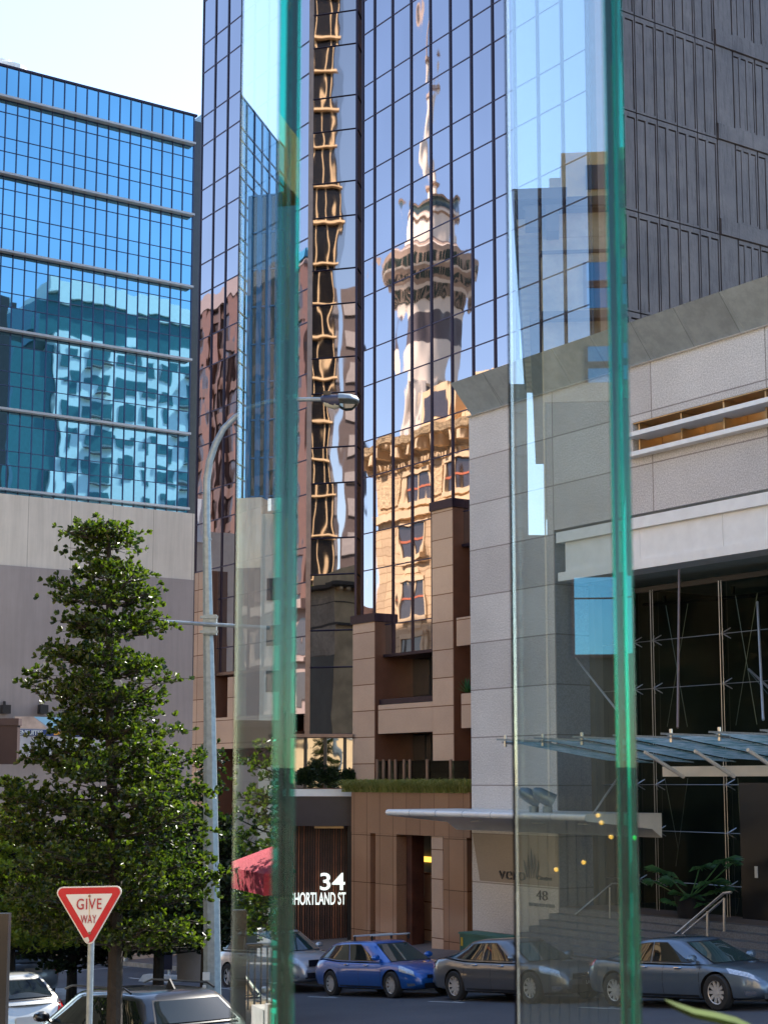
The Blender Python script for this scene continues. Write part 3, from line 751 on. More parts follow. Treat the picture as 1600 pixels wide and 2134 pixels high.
# glass entrance canopy of overlapping plates
gc = thing('glass_canopy', W(-27, VV - 2, 1), 'frosted glass entrance canopy of overlapping plates hung from steel rods', 'canopy')
def canopy_glass():
    m, nt, b = new_mat('frosted_canopy_glass'); nt.nodes.remove(b); v, sp = street_vec(nt)
    mp = nt.nodes.new('ShaderNodeMapping'); mp.inputs['Scale'].default_value = (1.3, 1, 5); nt.links.new(v, mp.inputs[0])
    c = ramp(nt, noise_tex(nt, mp.outputs[0], 1.6, 5, .65), [(.38, (.35, .58, .57)), (.56, (.95, 1.0, .98))])
    d = nt.nodes.new('ShaderNodeBsdfTranslucent'); nt.links.new(c, d.inputs[0])
    g = nt.nodes.new('ShaderNodeBsdfGlossy'); g.inputs['Roughness'].default_value = .12; g.inputs[0].default_value = (.5, .6, .6, 1)
    df = nt.nodes.new('ShaderNodeBsdfDiffuse'); nt.links.new(c, df.inputs[0])
    x = nt.nodes.new('ShaderNodeMixShader'); x.inputs[0].default_value = .3; nt.links.new(d.outputs[0], x.inputs[1]); nt.links.new(df.outputs[0], x.inputs[2])
    y = nt.nodes.new('ShaderNodeMixShader'); y.inputs[0].default_value = .08; nt.links.new(x.outputs[0], y.inputs[1]); nt.links.new(g.outputs[0], y.inputs[2])
    nt.links.new(y.outputs[0], nt.nodes['Material Output'].inputs[0]); return m
m_cg = canopy_glass()
vF = VV - 3.9; sF0, zF = onv(1036, 1538, vF)
zFd = onv(1600, 1512, vF)[1]; vB = VV - .15
print('canopy z', zF, zFd)
pxe = [1036, 1115, 1196, 1280, 1378, 1478, 1585, 1700, 1830]
es = [onv(p, 1530, vF)[0] for p in pxe]; zF = .98
for a, b in zip(es, es[1:]):
    b2 = b + .25
    m = MB(); m.hexa([W(a, vF, zF + .09), W(b2, vF, zF + .0), W(b2, vB, zF - .50), W(a, vB, zF - .41),
                      W(a, vF, zF + .11), W(b2, vF, zF + .02), W(b2, vB, zF - .48), W(a, vB, zF - .39)]); m.build('glass_plate', m_cg, gc)
    m = MB(); m.hexa([W(a, vF - .03, zF + .075), W(b2, vF - .03, zF - .015), W(b2, vF, zF - .015), W(a, vF, zF + .075),
                      W(a, vF - .03, zF + .12), W(b2, vF - .03, zF + .03), W(b2, vF, zF + .03), W(a, vF, zF + .12)]); m.build('plate_edge', m_galv, gc)
    m = MB(); m.bar(W(a + .2, vF + .1, zF - .1), W(a + .2, vF + .1, zF + .2), .04, 8); m.bar(W(a + .1, vF + .1, zF + .02), W(a + .5, vF + .1, zF - .02), .03, 8); m.build('plate_clamp', m_steel, gc)
s = onv(1380, 1610, VV - 2)[0]; a = onv(1380, 1619, VV - 2)[1]; b = onv(1380, 1598, VV - 2)[1]
m = MB(); m.sbox(s, SE, VV - 2, VV - 1.8, a, b); m.build('support_beam', m_white, gc)
for px in (1425, 1530, 1640):
    s = onv(px, 1600, VV - 2)[0]; m = MB(); m.bar(W(s, VV - 2.02, b - .25), W(s + .15, VV - 3.4, b + .32), .045, 6); m.build('support_strut', m_white, gc)
def hang(x0, y0, v0, x1, y1, v1, r=.028, mt=m_steel):
    a = onv(x0, y0, v0); b = onv(x1, y1, v1); m = MB(); m.bar(W(a[0], v0, a[1]), W(b[0], v1, b[1]), r, 8); m.build('hanger_rod', mt, gc)
hang(1415, 1188, VV - .05, 1412, 1517, vF + .3, .03, m_bronze); hang(1578, 1255, VV - .05, 1590, 1500, vF + .3, .03)
hang(1201, 1372, VV + .3, 1292, 1487, vF + .8); hang(1560, 1395, VV, 1640, 1470, vF + .5)
hang(1237, 1697, vN + .6, 1290, 1620, vF + .6, .025)
# stair handrail
hr = thing('stair_handrail', W(onv(1475, 1950, VV - 1)[0], VV - 1, ground(-30, 28)), 'brushed steel double handrail climbing the stone steps', 'handrail')
def hp(px, py, v): a = onv(px, py, v); return W(a[0], v, a[1])
vh = VV - .6
p0, p1, p2 = hp(1408, 1948, vh), hp(1508, 1862, vh), hp(1524, 1860, vh)
m = MB(); m.tube([p0, p1, p2], .035, 8); m.build('rail', m_steel, hr); o_ = V2 * .02 + Vector((0, 0, -.13))
m = MB(); m.tube([p0 + o_, p1 + o_ * 1.0], .03, 8); m.build('rail', m_steel, hr)
for px, y0, y1 in ((1509, 1872, 1942), (1474, 1900, 1955)):
    m = MB(); m.bar(hp(px, y0, vh), hp(px, y1, vh), .035, 8); m.build('post', m_steel, hr)
hr2 = thing('stair_handrail', W(onv(1240, 1900, VV)[0], VV - .3, ground(-36, 29)), 'thin dark handrail beside the stone pier seen through the glass fin', 'handrail')
m = MB(); m.tube([hp(1168, 1934, VV - .1), hp(1276, 1842, VV - .1), hp(1288, 1842, VV - .1)], .02, 8); m.build('rail', m_steel, hr2)
m = MB(); m.bar(hp(1272, 1850, VV - .1), hp(1272, 1920, VV - .1), .02, 8); m.build('post', m_steel, hr2)
# big split-leaf plant in a pot by the steps
pp = thing('split_leaf_plant', hp(1438, 1900, VV + .4), 'large split leaf plant in a dark pot on the lobby landing', 'potted plant')
c0 = hp(1438, 1895, VV + .4)
m = MB(); m.lathe((c0.x, c0.y, zfl), [(.3, 0), (.42, .55), (.40, .56), (0.01, .5)], 18); m.build('pot', m_dark, pp, smooth='auto')
m = MB(); ms = MB()
for px, py, sz, yaw in ((1385, 1815, .95, 2.6), (1402, 1835, .85, 3.4), (1360, 1838, .6, 2.9), (1458, 1806, .75, 1.2), (1505, 1792, .9, .3), (1525, 1800, .5, .1), (1478, 1838, 1.0, .9),
                    (1420, 1862, .7, 3.9), (1492, 1855, .8, .2), (1440, 1870, .7, 4.8), (1465, 1885, .6, 5.4), (1400, 1880, .6, 3.5)):
    p = hp(px, py, VV + .2 + random.uniform(-.4, .4)); ms.tube([Vector((c0.x, c0.y, zfl + .5)), (p + c0) / 2 + Vector((0, 0, .1)), p], .018, 5)
    dr = (p - c0); dr.z = 0; dr = dr.normalized() if dr.length > .1 else Vector((1, 0, 0)); side = Vector((-dr.y, dr.x, 0)); base = p
    nl = 13
    for i in range(nl):
        t = (i / (nl - 1) - .5) * 2; ang = t * 2.2
        d = (dr * math.cos(ang) + side * math.sin(ang)) * .8 + Vector((0, 0, .25 - .5 * abs(t))) + Vector((0, -.25, 0))
        L = sz * .8 * (1 - .35 * abs(t)); e = d.cross(Vector((0, -.6, 1))).normalized() * L * .15
        m.add([base, base + d * L * .5 + e, base + d * L + Vector((0, 0, -.12 * L)), base + d * L * .5 - e], [(0, 1, 2, 3)])
m.build('foliage', m_palm, pp); ms.build('stems', m_palm, pp)
# green service cabinet behind the sedan
sc = thing('service_cabinet', hp(970, 1985, 26.2), 'green steel service cabinet with a yellow label behind the grey sedan', 'cabinet')
m = MB(); s0 = onv(958, 1960, 26)[0]; s1 = onv(1042, 1960, 26)[0]; zt_ = onv(958, 1947, 26)[1]; m.sbox(s0, s1, 26, 26.6, ground(s0, 26.3) - .1, zt_); m.build('box', M('cabinet_green', (.03, .12, .09), .5), sc)
m = MB(); m.sbox(s0 - .03, s1 + .03, 25.97, 26.63, zt_, zt_ + .05); m.build('lid', M('cabinet_lid', (.04, .14, .10), .5), sc)
m = MB(); m.sbox(s0 + .05, s0 + .14, 25.985, 25.995, zt_ - .3, zt_ - .08); m.build('label', m_yellow, sc)

# ------------------------------------------------------------------ dark precast building
pc = thing('precast_building', W(-45, 42, ground(-45, 34)), 'dark ribbed precast concrete tower rising behind the grey parapet', 'tower block')
a = at(1300, 446, 1); sP = None
Pq = ray(1300, 446); t = 38.4 / Pq.dot(V2); sP = (Pq * t).dot(U2); print('precast s', sP)
vP0 = ons(1300, 446, sP)[0]; vP1 = 47.0; vMid = ons(1494, 300, sP)[0]
zr = [ons(1327, y, sP)[1] for y in (651, 446, 240, 33)]; st = (zr[3] - zr[0]) / 3
m = MB(); m.sbox(sP - 6, sP - .26, vP0, vP1, -5, zr[0] + st * 6); m.build('wall', M('groove_shade_concrete', (.05, .047, .055), .9), pc)  # dark tone paints the shade at the back of the panel grooves
pv = (vMid - ons(1327, 300, sP)[0]) / 4
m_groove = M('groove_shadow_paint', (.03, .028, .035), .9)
def precast_panel(v0, v1, z0, z1, nr, side):
    m = MB(); g = .025; w_ = v1 - v0; H_ = z1 - z0; a_, b_ = sP - .26, sP
    slot = .055 * 2 / max(nr, 2) * 1.1; tb_, zt_, zb__ = .07, z1 - .055 * H_, z0 + .03 * H_
    X = v0 + g; cells = []
    for i in range(nr):
        c1 = v0 + w_ * (i + 1) / nr - .07 * w_; c0 = v0 + w_ * i / nr + .10 * w_ / nr
        m.sbox(a_, b_, X, c0, z0 + g, z1 - g)                                   # rib between
        m.sbox(a_, b_, c0, c1 - slot * w_, z0 + g, zt_ - tb_)                   # field below the top groove
        m.sbox(a_, b_, c0, c1, zt_, z1 - g); m.sbox(a_, b_, c1 - slot * w_, c1, z0 + g, zb__)
        X = c1
    m.sbox(a_, b_, X, v1 - g, z0 + g, z1 - g)
    m.build('rib_panel', m_concrete, pc)
for r_ in range(-1, 9):
    z0 = zr[0] + st * r_
    for c in range(-1, 4):
        v0 = ons(1327, 300, sP)[0] + pv * c; precast_panel(v0, v0 + pv, z0, z0 + st, 2, 0)
    m = MB(); m.sbox(sP - .25, sP + .06, vMid + .05, vP1, z0 + .02, z0 + .62); m.build('floor_band', m_concrete, pc)
    m = MB(); m.sbox(sP - .25, sP - .0, vMid + .05, vMid + .95, z0 + .65, z0 + st - .02); m.build('plain_panel', m_concrete, pc)
    precast_panel(vMid + 1.0, vMid + 2.2, z0 + .63, z0 + st, 3, 1); precast_panel(vMid + 2.22, vMid + 3.9, z0 + .63, z0 + st, 3, 1)

# ------------------------------------------------------------------ blue glass building and rendered podium
D = ray(400, 700); t = 95 / D.y; SB = (D * t).dot(U2); print('SB', SB)
bb = thing('blue_glass_building', W(SB - 2, 38, -7), 'wide blue glass office block with white horizontal blades above the beige wall', 'office block')
vb0 = ons(-22, 500, SB)[0]; vb1 = ons(397, 700, SB)[0]
bz = [ons(200, y, SB)[1] for y in (1038, 881, 726, 567, 409, 249)]
def bl_z(k): pass
# blade heights measured at x=200
yb = [254, 408, 562, 722, 880, 1043]
bz = [ons(200, y, SB)[1] for y in yb]; ztop = ons(200, 188, SB)[1]
print('blue blades', bz, ztop, 'v', vb0, vb1)
hb = (bz[0] - bz[5]) / 5; bz = [bz[0] - hb * k for k in range(7)]
nm = 18; pw = (vb1 - vb0) / nm
m = MB(); m.sbox(SB - 7, SB - .15, vb0 + .1, vb1 + 2.5, -8, ztop - .2); m.build('core', m_strip, bb)
q = []; rows = [ztop, bz[0]]
for k in range(6): rows += [bz[k] - hb * .17, bz[k] - hb * .5, bz[k] - hb * .68, bz[k + 1]]
for i in range(nm):
    for a, b in zip(rows, rows[1:]):
        q.append(tilt([W(SB, vb0 + pw * i, b), W(SB, vb0 + pw * (i + 1), b), W(SB, vb0 + pw * (i + 1), a), W(SB, vb0 + pw * i, a)], .006))
panes('window', q, m_blue, bb)
m_bm = M('blue_mullion', (.035, .05, .12), .4, .3)
for i in range(nm + 1):
    m = MB(); m.sbox(SB - .05, SB + .07, vb0 + pw * i - .022, vb0 + pw * i + .022, bz[6], ztop); m.build('mullion', m_bm, bb)
for z in rows:
    m = MB(); m.sbox(SB - .05, SB + .04, vb0, vb1, z - .018, z + .018); m.build('transom', m_bm, bb)
m_blade = M('grey_blade', (.38, .39, .41), .4, .3, .05)
for z in bz[:6]:
    m = MB(); m.sbox(SB + .1, SB + .5, vb0 - .3, vb1 - .1, z - .04, z + .09); m.build('sunshade_blade', m_blade, bb)
# right glass corner and pale edge
q = []
for a, b in zip(rows, rows[1:]): q.append([W(SB - .6, vb1 + .15, b), W(SB - .6, vb1 + 1.1, b), W(SB - .6, vb1 + 1.1, a), W(SB - .6, vb1 + .15, a)])
panes('corner_window', q, mirror_glass('deep_teal_glass', (.06, .32, .48), .8, .5, .02), bb)
m_edge = M('pale_blue_cladding', (.30, .42, .50), .35, .1, .08)
m = MB(); m.sbox(SB - 3, SB - .55, vb1 + 1.1, vb1 + 2.6, -7, ztop + .8); m.build('edge_cladding', m_edge, bb)
m = MB(); m.sbox(SB - 7, SB + .1, vb0, vb1 + .2, ztop, ztop + .12); m.build('roof_coping', m_mull, bb)
# left return face running away along the street (seen in the glass fin)
q = []; nl = 9; pwl = 1.5
for i in range(14):
    for a, b in zip(rows, rows[1:]): q.append(tilt([W(SB - pwl * i, vb0, b), W(SB - pwl * (i + 1), vb0, b), W(SB - pwl * (i + 1), vb0, a), W(SB - pwl * i, vb0, a)], .004))
panes('side_window', q, m_blue, bb)
m = MB()
for i in range(15): m.sbox(SB - pwl * i - .04, SB - pwl * i + .04, vb0 - .06, vb0 + .03, bz[6], ztop)
for z in rows: m.sbox(SB - 21, SB, vb0 - .05, vb0 + .03, z - .03, z + .03)
o = m.build('side_frame', m_bm, bb); o['kind'] = 'stuff'
m = MB()
for px, r, h in ((20, .9, .5), (58, .7, .35), (5, .5, .8)):
    v, z = ons(px, 150, SB - 3); c = W(SB - 3, v, ztop); m.lathe(c, [(r * .9, 0), (r * .9, h + .6), (r * 1.15, h + .6), (r * 1.15, h + .9), (0.01, h + 1.1)], 18)
m.build('roof_vent', m_white, bb)
# lower blue block at the left, mostly outside the picture
SB2 = SB + 3
lb = thing('blue_glass_wing', W(SB2, 20, -7), 'lower blue glass wing left of the blue office block', 'office block')
va = ons(-300, 500, SB2)[0]; vb = ons(-70, 500, SB2)[0]; zt2 = ons(-110, 362, SB2)[1]
q = []; n2 = 11; rz = [zt2 - 2.15 * k for k in range(13)]
for i in range(n2):
    for a, b in zip(rz, rz[1:]): q.append(tilt([W(SB2, va + (vb - va) * i / n2, b), W(SB2, va + (vb - va) * (i + 1) / n2, b), W(SB2, va + (vb - va) * (i + 1) / n2, a), W(SB2, va + (vb - va) * i / n2, a)], .004))
panes('window', q, m_blue, lb)
m = MB()
for i in range(n2 + 1): m.sbox(SB2, SB2 + .12, va + (vb - va) * i / n2 - .12, va + (vb - va) * i / n2 + .12, -2, zt2)
for z in rz: m.sbox(SB2, SB2 + .08, va, vb, z - .04, z + .04)
o = m.build('frame', M('blue_frame', (.04, .13, .25), .4, .2), lb); o['kind'] = 'stuff'
m = MB(); m.sbox(SB2 - 2.6, SB2 - .1, va, vb, -8, zt2 + .1); m.build('wall', m_strip, lb)
# rendered podium
SW = SB + 5
pw_ = thing('rendered_podium', W(SW, 38, -7), 'blank podium wall, beige render above and mauve below', 'building')
v0 = ons(-122, 1100, SW)[0]; v1 = ons(405.5, 1100, SW)[0]; ztw = ons(200, 1049, SW)[1]; zml = ons(200, 1193, SW)[1]
m = MB(); m.sbox(SW - 4.8, SW, v0, v1, zml, ztw); m.build('upper_wall', m_beige, pw_)
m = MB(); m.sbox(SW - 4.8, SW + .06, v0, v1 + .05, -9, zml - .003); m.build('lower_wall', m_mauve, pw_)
m = MB()
for px in (7, 85, 155):
    v, z = ons(px, 1478, SW); m.sbox(SW + .1, SW + .5, v - .22, v + .22, z - .25, z + .2); m.sbox(SW + .0, SW + .2, v - .04, v + .04, z - .1, z + .4)
m.build('floodlight_row', m_dark, pw_)
# cream block with window strips (reflected in the fin)
cb_ = thing('cream_block', W(SW + 4, 18, -7), 'cream rendered block with dark window strips beyond the left edge', 'building')
vc0 = ons(-330, 1300, SW + 4)[0]; vc1 = ons(-128, 1300, SW + 4)[0]
m = MB(); m.sbox(SW - 4, SW + 4, vc0, vc1, -9, ons(-140, 1050, SW + 4)[1]); m.build('wall', m_cream, cb_)
for y0, y1 in ((1190, 1238), (1292, 1336), (1390, 1436)):
    m = MB(); m.sbox(SW + 3.9, SW + 4.03, vc0 + 1, vc1 - .35, ons(-140, y1, SW + 4)[1], ons(-140, y0, SW + 4)[1]); m.build('window', m_strip, cb_)
an = thing('roof_antenna', W(SW + 4, vc1 - 3, ons(-140, 1050, SW + 4)[1]), 'white mobile antenna mast on the cream block roof', 'antenna')
for px, y0, y1, r in ((-182, 975, 1075, .28), (-148, 1018, 1045, .35), (-172, 1075, 1110, .06)):
    v, z0 = ons(px, y1, SW + 4.4); z1_ = ons(px, y0, SW + 4.4)[1]; m = MB(); m.bar(W(SW + 4.4, v, z0), W(SW + 4.4, v, z1_), r, 8); m.build('panel', m_signw, an)
m = MB(); v, z = ons(-178, 1010, SW + 4.4); v2, z2 = ons(-150, 1040, SW + 4.4); m.bar(W(SW + 4.4, v, z), W(SW + 4.4, v2, z2), .06, 6); m.build('bracket', m_signw, an)
# advert hoarding on the podium wall
SA = SW + .5
ad = thing('advert_hoarding', W(SA, 33, ons(60, 1570, SA)[1]), 'printed advertising hoarding with the word ENSUITES half behind the tree', 'advertisement')
def ap(px, py): v, z = ons(px, py, SA); return v, z
v0, z0 = ap(28, 1577); v1, _ = ap(235, 1577); _, z1 = ap(28, 1493)
m = MB(); m.sbox(SA - .15, SA, v0, v1, z0, z1); m.build('board', M('hoarding_print', (.5, .48, .5), .5, var=.3, sc=.3), ad)
_, zb = ap(28, 1533); _, zb2 = ap(28, 1520)
m = MB(); m.sbox(SA, SA + .02, v0, v1, zb, zb2); m.build('blue_band', M('print_navy', (.015, .04, .15), .5, var=0), ad)
m = MB(); va_, za = ap(70, 1493); vb_, _ = ap(88, 1493); _, zb3 = ap(80, 1519)
m.prism([W(SA + .01, va_, z1), W(SA + .01, v1, z1), W(SA + .01, v1, zb3), W(SA + .01, vb_ + .5, zb3)], U2 * .01); m.build('sky_print', M('print_sky', (.30, .55, .72), .5, var=.1, sc=.3), ad)
m = MB(); m.prism([W(SA + .01, v0, z1), W(SA + .01, va_, z1), W(SA + .01, vb_ + .3, zb3), W(SA + .01, v0, zb3)], U2 * .008); m.build('stone_print', M('print_stone', (.5, .36, .28), .5, var=.3, sc=1.2), ad)
v_, z_ = ap(38, 1531); _, zt_ = ap(38, 1522); text('ENSUITES,', 'lettering', m_signw, ad, W(SA + .03, v_, z_), V2, zt_ - z_, .98, .02, bold=.03)
v_, z_ = ap(104, 1532); text('BAR', 'lettering', M('print_orange', (.8, .35, .03), .5, var=0), ad, W(SA + .03, v_ + .2, z_), V2, zt_ - z_, .9, .02, bold=.03)
v_, z_ = ap(52, 1572); text('Good living', 'script_lettering', m_signw, ad, W(SA + .03, v_, z_), V2, (zt_ - z_) * .45, 1.0, .02)
# ------------------------------------------------------------------ the far side of the street: what the facades mirror
MV = lambda v: 2 * VC - v
# television tower about 550 m away
vt = at(893, 600, 560); st_, vt_ = vt.dot(U2), vt.dot(V2); base = W(st_, MV(vt_), 0)
tt = thing('observation_tower', (base.x, base.y, -8), 'slender concrete observation tower with a round pod and spire, seen mirrored in the bronze glass', 'tower')
Zy = lambda y: at(893, y, 560).z + 8
m_tc = M('tower_concrete', (.76, .62, .47), .8, var=.12, sc=.02); m_td = M('tower_dark_band', (.09, .065, .06), .5)
m_tg = M('tower_glass', (.03, .05, .04), .1); m_trim = M('tower_trim', (.40, .27, .18), .6, var=.3, sc=.1)
k = 1 / 5.7
def tl(prof, name, mats, n=28):
    m = MB(); m.lathe((base.x, base.y, -8), [(r * k, Zy(y), mi) for y, r, mi in prof], n); return m.build(name, mats, tt, smooth='auto')
MT = [m_tc, m_td, m_tg, m_trim]
tl([(1640, 50, 0), (880, 46, 1), (850, 46, 1), (812, 47, 0), (806, 56, 0), (770, 57, 0), (725, 57, 1), (668, 57, 0), (655, 60, 0), (642, 64, 3)], 'shaft', MT)
tl([(642, 66, 2), (618, 76, 0), (612, 82, 3), (606, 86, 2), (592, 92, 3), (584, 99, 0), (580, 102, 2), (560, 104, 3), (548, 108, 0), (540, 90, 3), (528, 70, 1), (521, 60, 0)], 'pod', MT, 36)
tl([(523, 54, 0), (500, 51, 0), (459, 47, 3), (456, 53, 0), (450, 54, 3), (446, 52, 2), (430, 55, 3), (426, 58, 0), (422, 44, 0), (419, 24, 0), (390, 21, 3), (386, 30, 3), (381, 30, 0), (380, 12, 0)], 'upper_stage', MT)
tl([(381, 11, 0), (290, 9, 0), (203, 8.5, 3), (202, 12, 3), (194, 12, 0), (193, 7, 0), (118, 7, 3), (116, 14, 3), (108, 14, 3), (107, 5.5, 3), (20, 4.5, 3), (-300, 2, 3)], 'spire', MT, 12)
m = MB()
for i in range(36):
    t = 2 * math.pi * i / 36; c, s = math.cos(t), math.sin(t)
    for (y0, r0), (y1, r1) in (((642, 67), (618, 77)), ((606, 87), (592, 93)), ((580, 103), (560, 105))):
        m.bar((base.x + c * r0 * k, base.y + s * r0 * k, Zy(y0) - 8), (base.x + c * r1 * k, base.y + s * r1 * k, Zy(y1) - 8), .35, 4)
m.build('pod_frame', m_trim, tt)
for i in range(8):
    t = 2 * math.pi * i / 8; m = MB(); c, s = math.cos(t) * 52 * k, math.sin(t) * 52 * k
    m.bar((base.x + c, base.y + s, Zy(1640) - 8), (base.x + c, base.y + s, Zy(800) - 8), 1.6, 8); m.build('leg', m_tc, tt)

# golden stone building across the street
VG = 1.6; VV_ = MV(VG)
gb = thing('golden_stone_building', W(-80, -5, -7), 'sunlit golden stone building with bracketed cornice and mansard roof, seen mirrored in the tower', 'stone building')
def gp(px, py): return onv(px, py, VV_)
g0 = gp(784, 1100)[0]; g1 = -58.0; gc_t = gp(860, 915)[1]; gc_b = gp(860, 950)[1]
m = MB(); m.sbox(g0, g1, VG - 18, VG, -9, gc_b); m.build('wall', m_gold, gb)
m = MB(); m.prism([W(g0 - 1.5, VG + 1.5, gc_t), W(g0 - 1.5, VG + 1.3, gc_t - .45), W(g0 - 1.5, VG + .5, gc_b + .3), W(g0 - 1.5, VG + .003, gc_b - .3), W(g0 - 1.5, VG - 18, gc_b - .3), W(g0 - 1.5, VG - 18, gc_t)], U2 * (g1 - g0 + 1.5)); m.build('cornice', m_orn, gb)
s = g0 - 1
while s < g1: m = MB(); m.sbox(s, s + .45, VG + .1, VG + 1.25, gc_b - .1, gc_t - .6); m.build('bracket', m_goldp, gb); s += 1.55
m = MB(); s = g0 - .6
while s < g1: m.sbox(s, s + .2, VG + .05, VG + .3, gc_b - .65, gc_b - .3); s += .42
o = m.build('dentils', m_goldp, gb); o['kind'] = 'stuff'
m = MB(); zb_ = gp(860, 1078)[1]; m.sbox(g0 - .2, g1, VG, VG + .35, zb_, zb_ + .5); m.build('string_course', m_goldp, gb)
m = MB(); zb2_ = gp(860, 957)[1]; m.sbox(g0 - .1, g1, VG, VG + .1, zb2_ - .5, zb2_ + .4); m.build('frieze', m_orn, gb)
# mansard
zr1 = gp(900, 846)[1]; gm0 = gp(826, 915)[0]; gm1 = gp(845, 870)[0]
m = MB(); m.hexa([W(gm0, VG - 1.5, gc_t), W(g1, VG - 1.5, gc_t), W(g1, VG - 16, gc_t), W(gm0, VG - 16, gc_t), W(gm1 + .8, VG - 3.2, zr1), W(g1, VG - 3.2, zr1), W(g1, VG - 14, zr1), W(gm1 + .8, VG - 14, zr1)])
m.build('mansard_roof', m_goldp, gb)
for px in (868, 895, 960, 1010): 
    s, z = gp(px, 900); m = MB(); m.sbox(s - 1.2, s + 1.2, VG - 3, VG - 1.2, gc_t + .9, gc_t + 3.6); d_ = m.build('dormer', m_goldp, gb)
    m = MB(); m.sbox(s - .85, s + .85, VG - 1.21, VG - 1.17, gc_t + 1.3, gc_t + 3.1); m.build('window', m_wdark, gb)
m = MB(); s = gm1 + 1
while s < g1: m.bar(W(s, VG - 1.6, gc_t), W(s, VG - 3.3, zr1 + .3), .09, 4); s += 1.1
m.build('roof_seams', m_orn, gb)
rowsg = [(988, 1046, 1), (1098, 1160, 2), (1210, 1282, 0), (1328, 1392, 0), (1440, 1500, 0)]
sc0 = gp(862, 1000)[0]; step = 5.3
for y0, y1, kind in rowsg:
    z1 = gp(862, y0)[1]; z0 = gp(862, y1)[1]
    for i in range(-1, 7):
        c = sc0 + step * i
        if i == -1:
            if kind == 1: m = MB(); m.sbox(c + 1.4, c + 3.4, VG, VG + .14, z0, z1); m.build('carved_panel', m_orn, gb)
            continue
        for dx in (-.72, .72):
            m = MB(); m.sbox(c + dx - .62, c + dx + .62, VG + .02, VG + .05, z0, z1); wo = m.build('window', m_wdark, gb)
            m = MB(); m.sbox(c + dx - .62, c + dx + .62, VG + .06, VG + .1, (z0 + z1) / 2 - .07, (z0 + z1) / 2 + .07); m.build('glazing_bar', m_redbar, wo)
        m = MB(); m.sbox(c - 1.6, c + 1.6, VG, VG + .3, z0 - .35, z0 - .02); m.sbox(c - 1.6, c - 1.36, VG, VG + .15, z0, z1 + .3); m.sbox(c + 1.36, c + 1.6, VG, VG + .15, z0, z1 + .3); m.sbox(c - .1, c + .1, VG, VG + .14, z0, z1)
        m.sbox(c - 1.6, c + 1.6, VG, VG + .25, z1 + .02, z1 + .35); m.build('window_surround', m_goldp, gb)
        if kind == 1: m = MB(); m.sbox(c + 1.85, c + 3.45, VG, VG + .14, z0, z1); m.build('carved_panel', m_orn, gb)
        elif kind == 0: m = MB(); m.sbox(c - .9, c + .9, VG, VG + .06, z1 + .6, z1 + 1.4); m.build('sunk_panel', m_goldp, gb)
# white building behind its corner
wb = thing('white_corner_building', W(g0 - 8, -12, -8), 'pale pink rendered building behind the golden one, seen mirrored', 'building')
m = MB(); m.sbox(g0 - 9, g0 - 2.5, VG - 14, VG - 6, -9, gp(790, 1070)[1]); m.build('wall', M('pale_pink_render', (.75, .62, .55), .8, var=.05), wb)
m = MB()
for z in (2, 6, 10, 14): m.sbox(g0 - 8.6, g0 - 2.8, VG - 5.98, VG - 5.9, z, z + 1.6)
m.build('window', m_wdark, wb)
# brown block with copper fins mirrored in the left face
VBk = -6.0
kb = thing('brown_office_block', W(-120, -14, -9), 'brown office block with copper fins and mansard top, mirrored in the tower', 'office block')
k0 = -152.0; k1 = onv(652, 700, MV(VBk))[0]; zk = onv(470, 640, MV(VBk))[1]; zk2 = onv(470, 578, MV(VBk))[1]
m = MB(); m.sbox(k0, k1, VBk - 5, VBk, -9, zk); m.build('wall', m_wdark, kb)
m = MB(); m.hexa([W(k0, VBk + .6, zk), W(k1, VBk + .6, zk), W(k1, VBk - 5, zk), W(k0, VBk - 5, zk), W(k0, VBk - 1.5, zk2), W(k1 - 1, VBk - 1.5, zk2), W(k1 - 1, VBk - 4.5, zk2), W(k0, VBk - 4.5, zk2)]); m.build('mansard_roof', m_mansard, kb)
s = k0; i = 0
while s < k1:
    m = MB(); wd = 1.3 if i % 2 else .5; m.sbox(s, s + wd, VBk, VBk + .5, -9, zk); m.build('fin', m_copperp if i % 2 else m_brownblk, kb); s += 2.9; i += 1
for j in range(12):
    z = zk - 3.4 * j; m = MB(); m.sbox(k0, k1, VBk, VBk + .2, z - 1.2, z - .3); m.build('spandrel', m_brownblk, kb)
# blue topped sign on it
m = MB(); a = onv(622, 545, MV(VBk)); b = onv(648, 512, MV(VBk)); m.sbox(a[0], b[0], VBk - 3, VBk + .4, a[1], b[1]); m.build('roof_sign', M('sign_blue', (.03, .22, .38), .5), kb)
# arcaded pale building at street level
ab = thing('arched_facade_building', W(-100, -2, -8), 'low stone facade with arched windows, mirrored low in the tower', 'building')
VA_ = 1.0; a0 = onv(430, 1400, MV(VA_))[0]; a1 = onv(645, 1400, MV(VA_))[0]; za = onv(560, 1262, MV(VA_))[1]
m_arc = M('grey_brown_stone', (.36, .27, .22), .8, var=.1)
m = MB(); m.sbox(a0 - 10, a1, VA_ - 12, VA_, -9, za - .5); m.build('wall', m_arc, ab)
m = MB(); m.sbox(a0 - 10, a1, VA_, VA_ + .9, za - .7, za); m.sbox(a0 - 10, a1, VA_, VA_ + .5, za - 4.8, za - 4.4); m.build('cornice', m_arc, ab)
s = a0 - 9
while s < a1 - 1:
    m = MB(); z0 = za - 4.2; m.prism([W(s, VA_ + .02, z0)] + [W(s + .9 + .9 * math.cos(t), VA_ + .02, z0 + 1.9 + .9 * math.sin(t)) for t in [math.pi - math.pi * j / 8 for j in range(9)]] + [W(s + 1.8, VA_ + .02, z0)], V2 * .03); m.build('window', m_wdark, ab)
    m = MB(); m.sbox(s + .1, s + 1.6, VA_ + .01, VA_ + .05, za - 8.3, za - 5.6); m.build('window', m_wdark, ab); s += 2.9

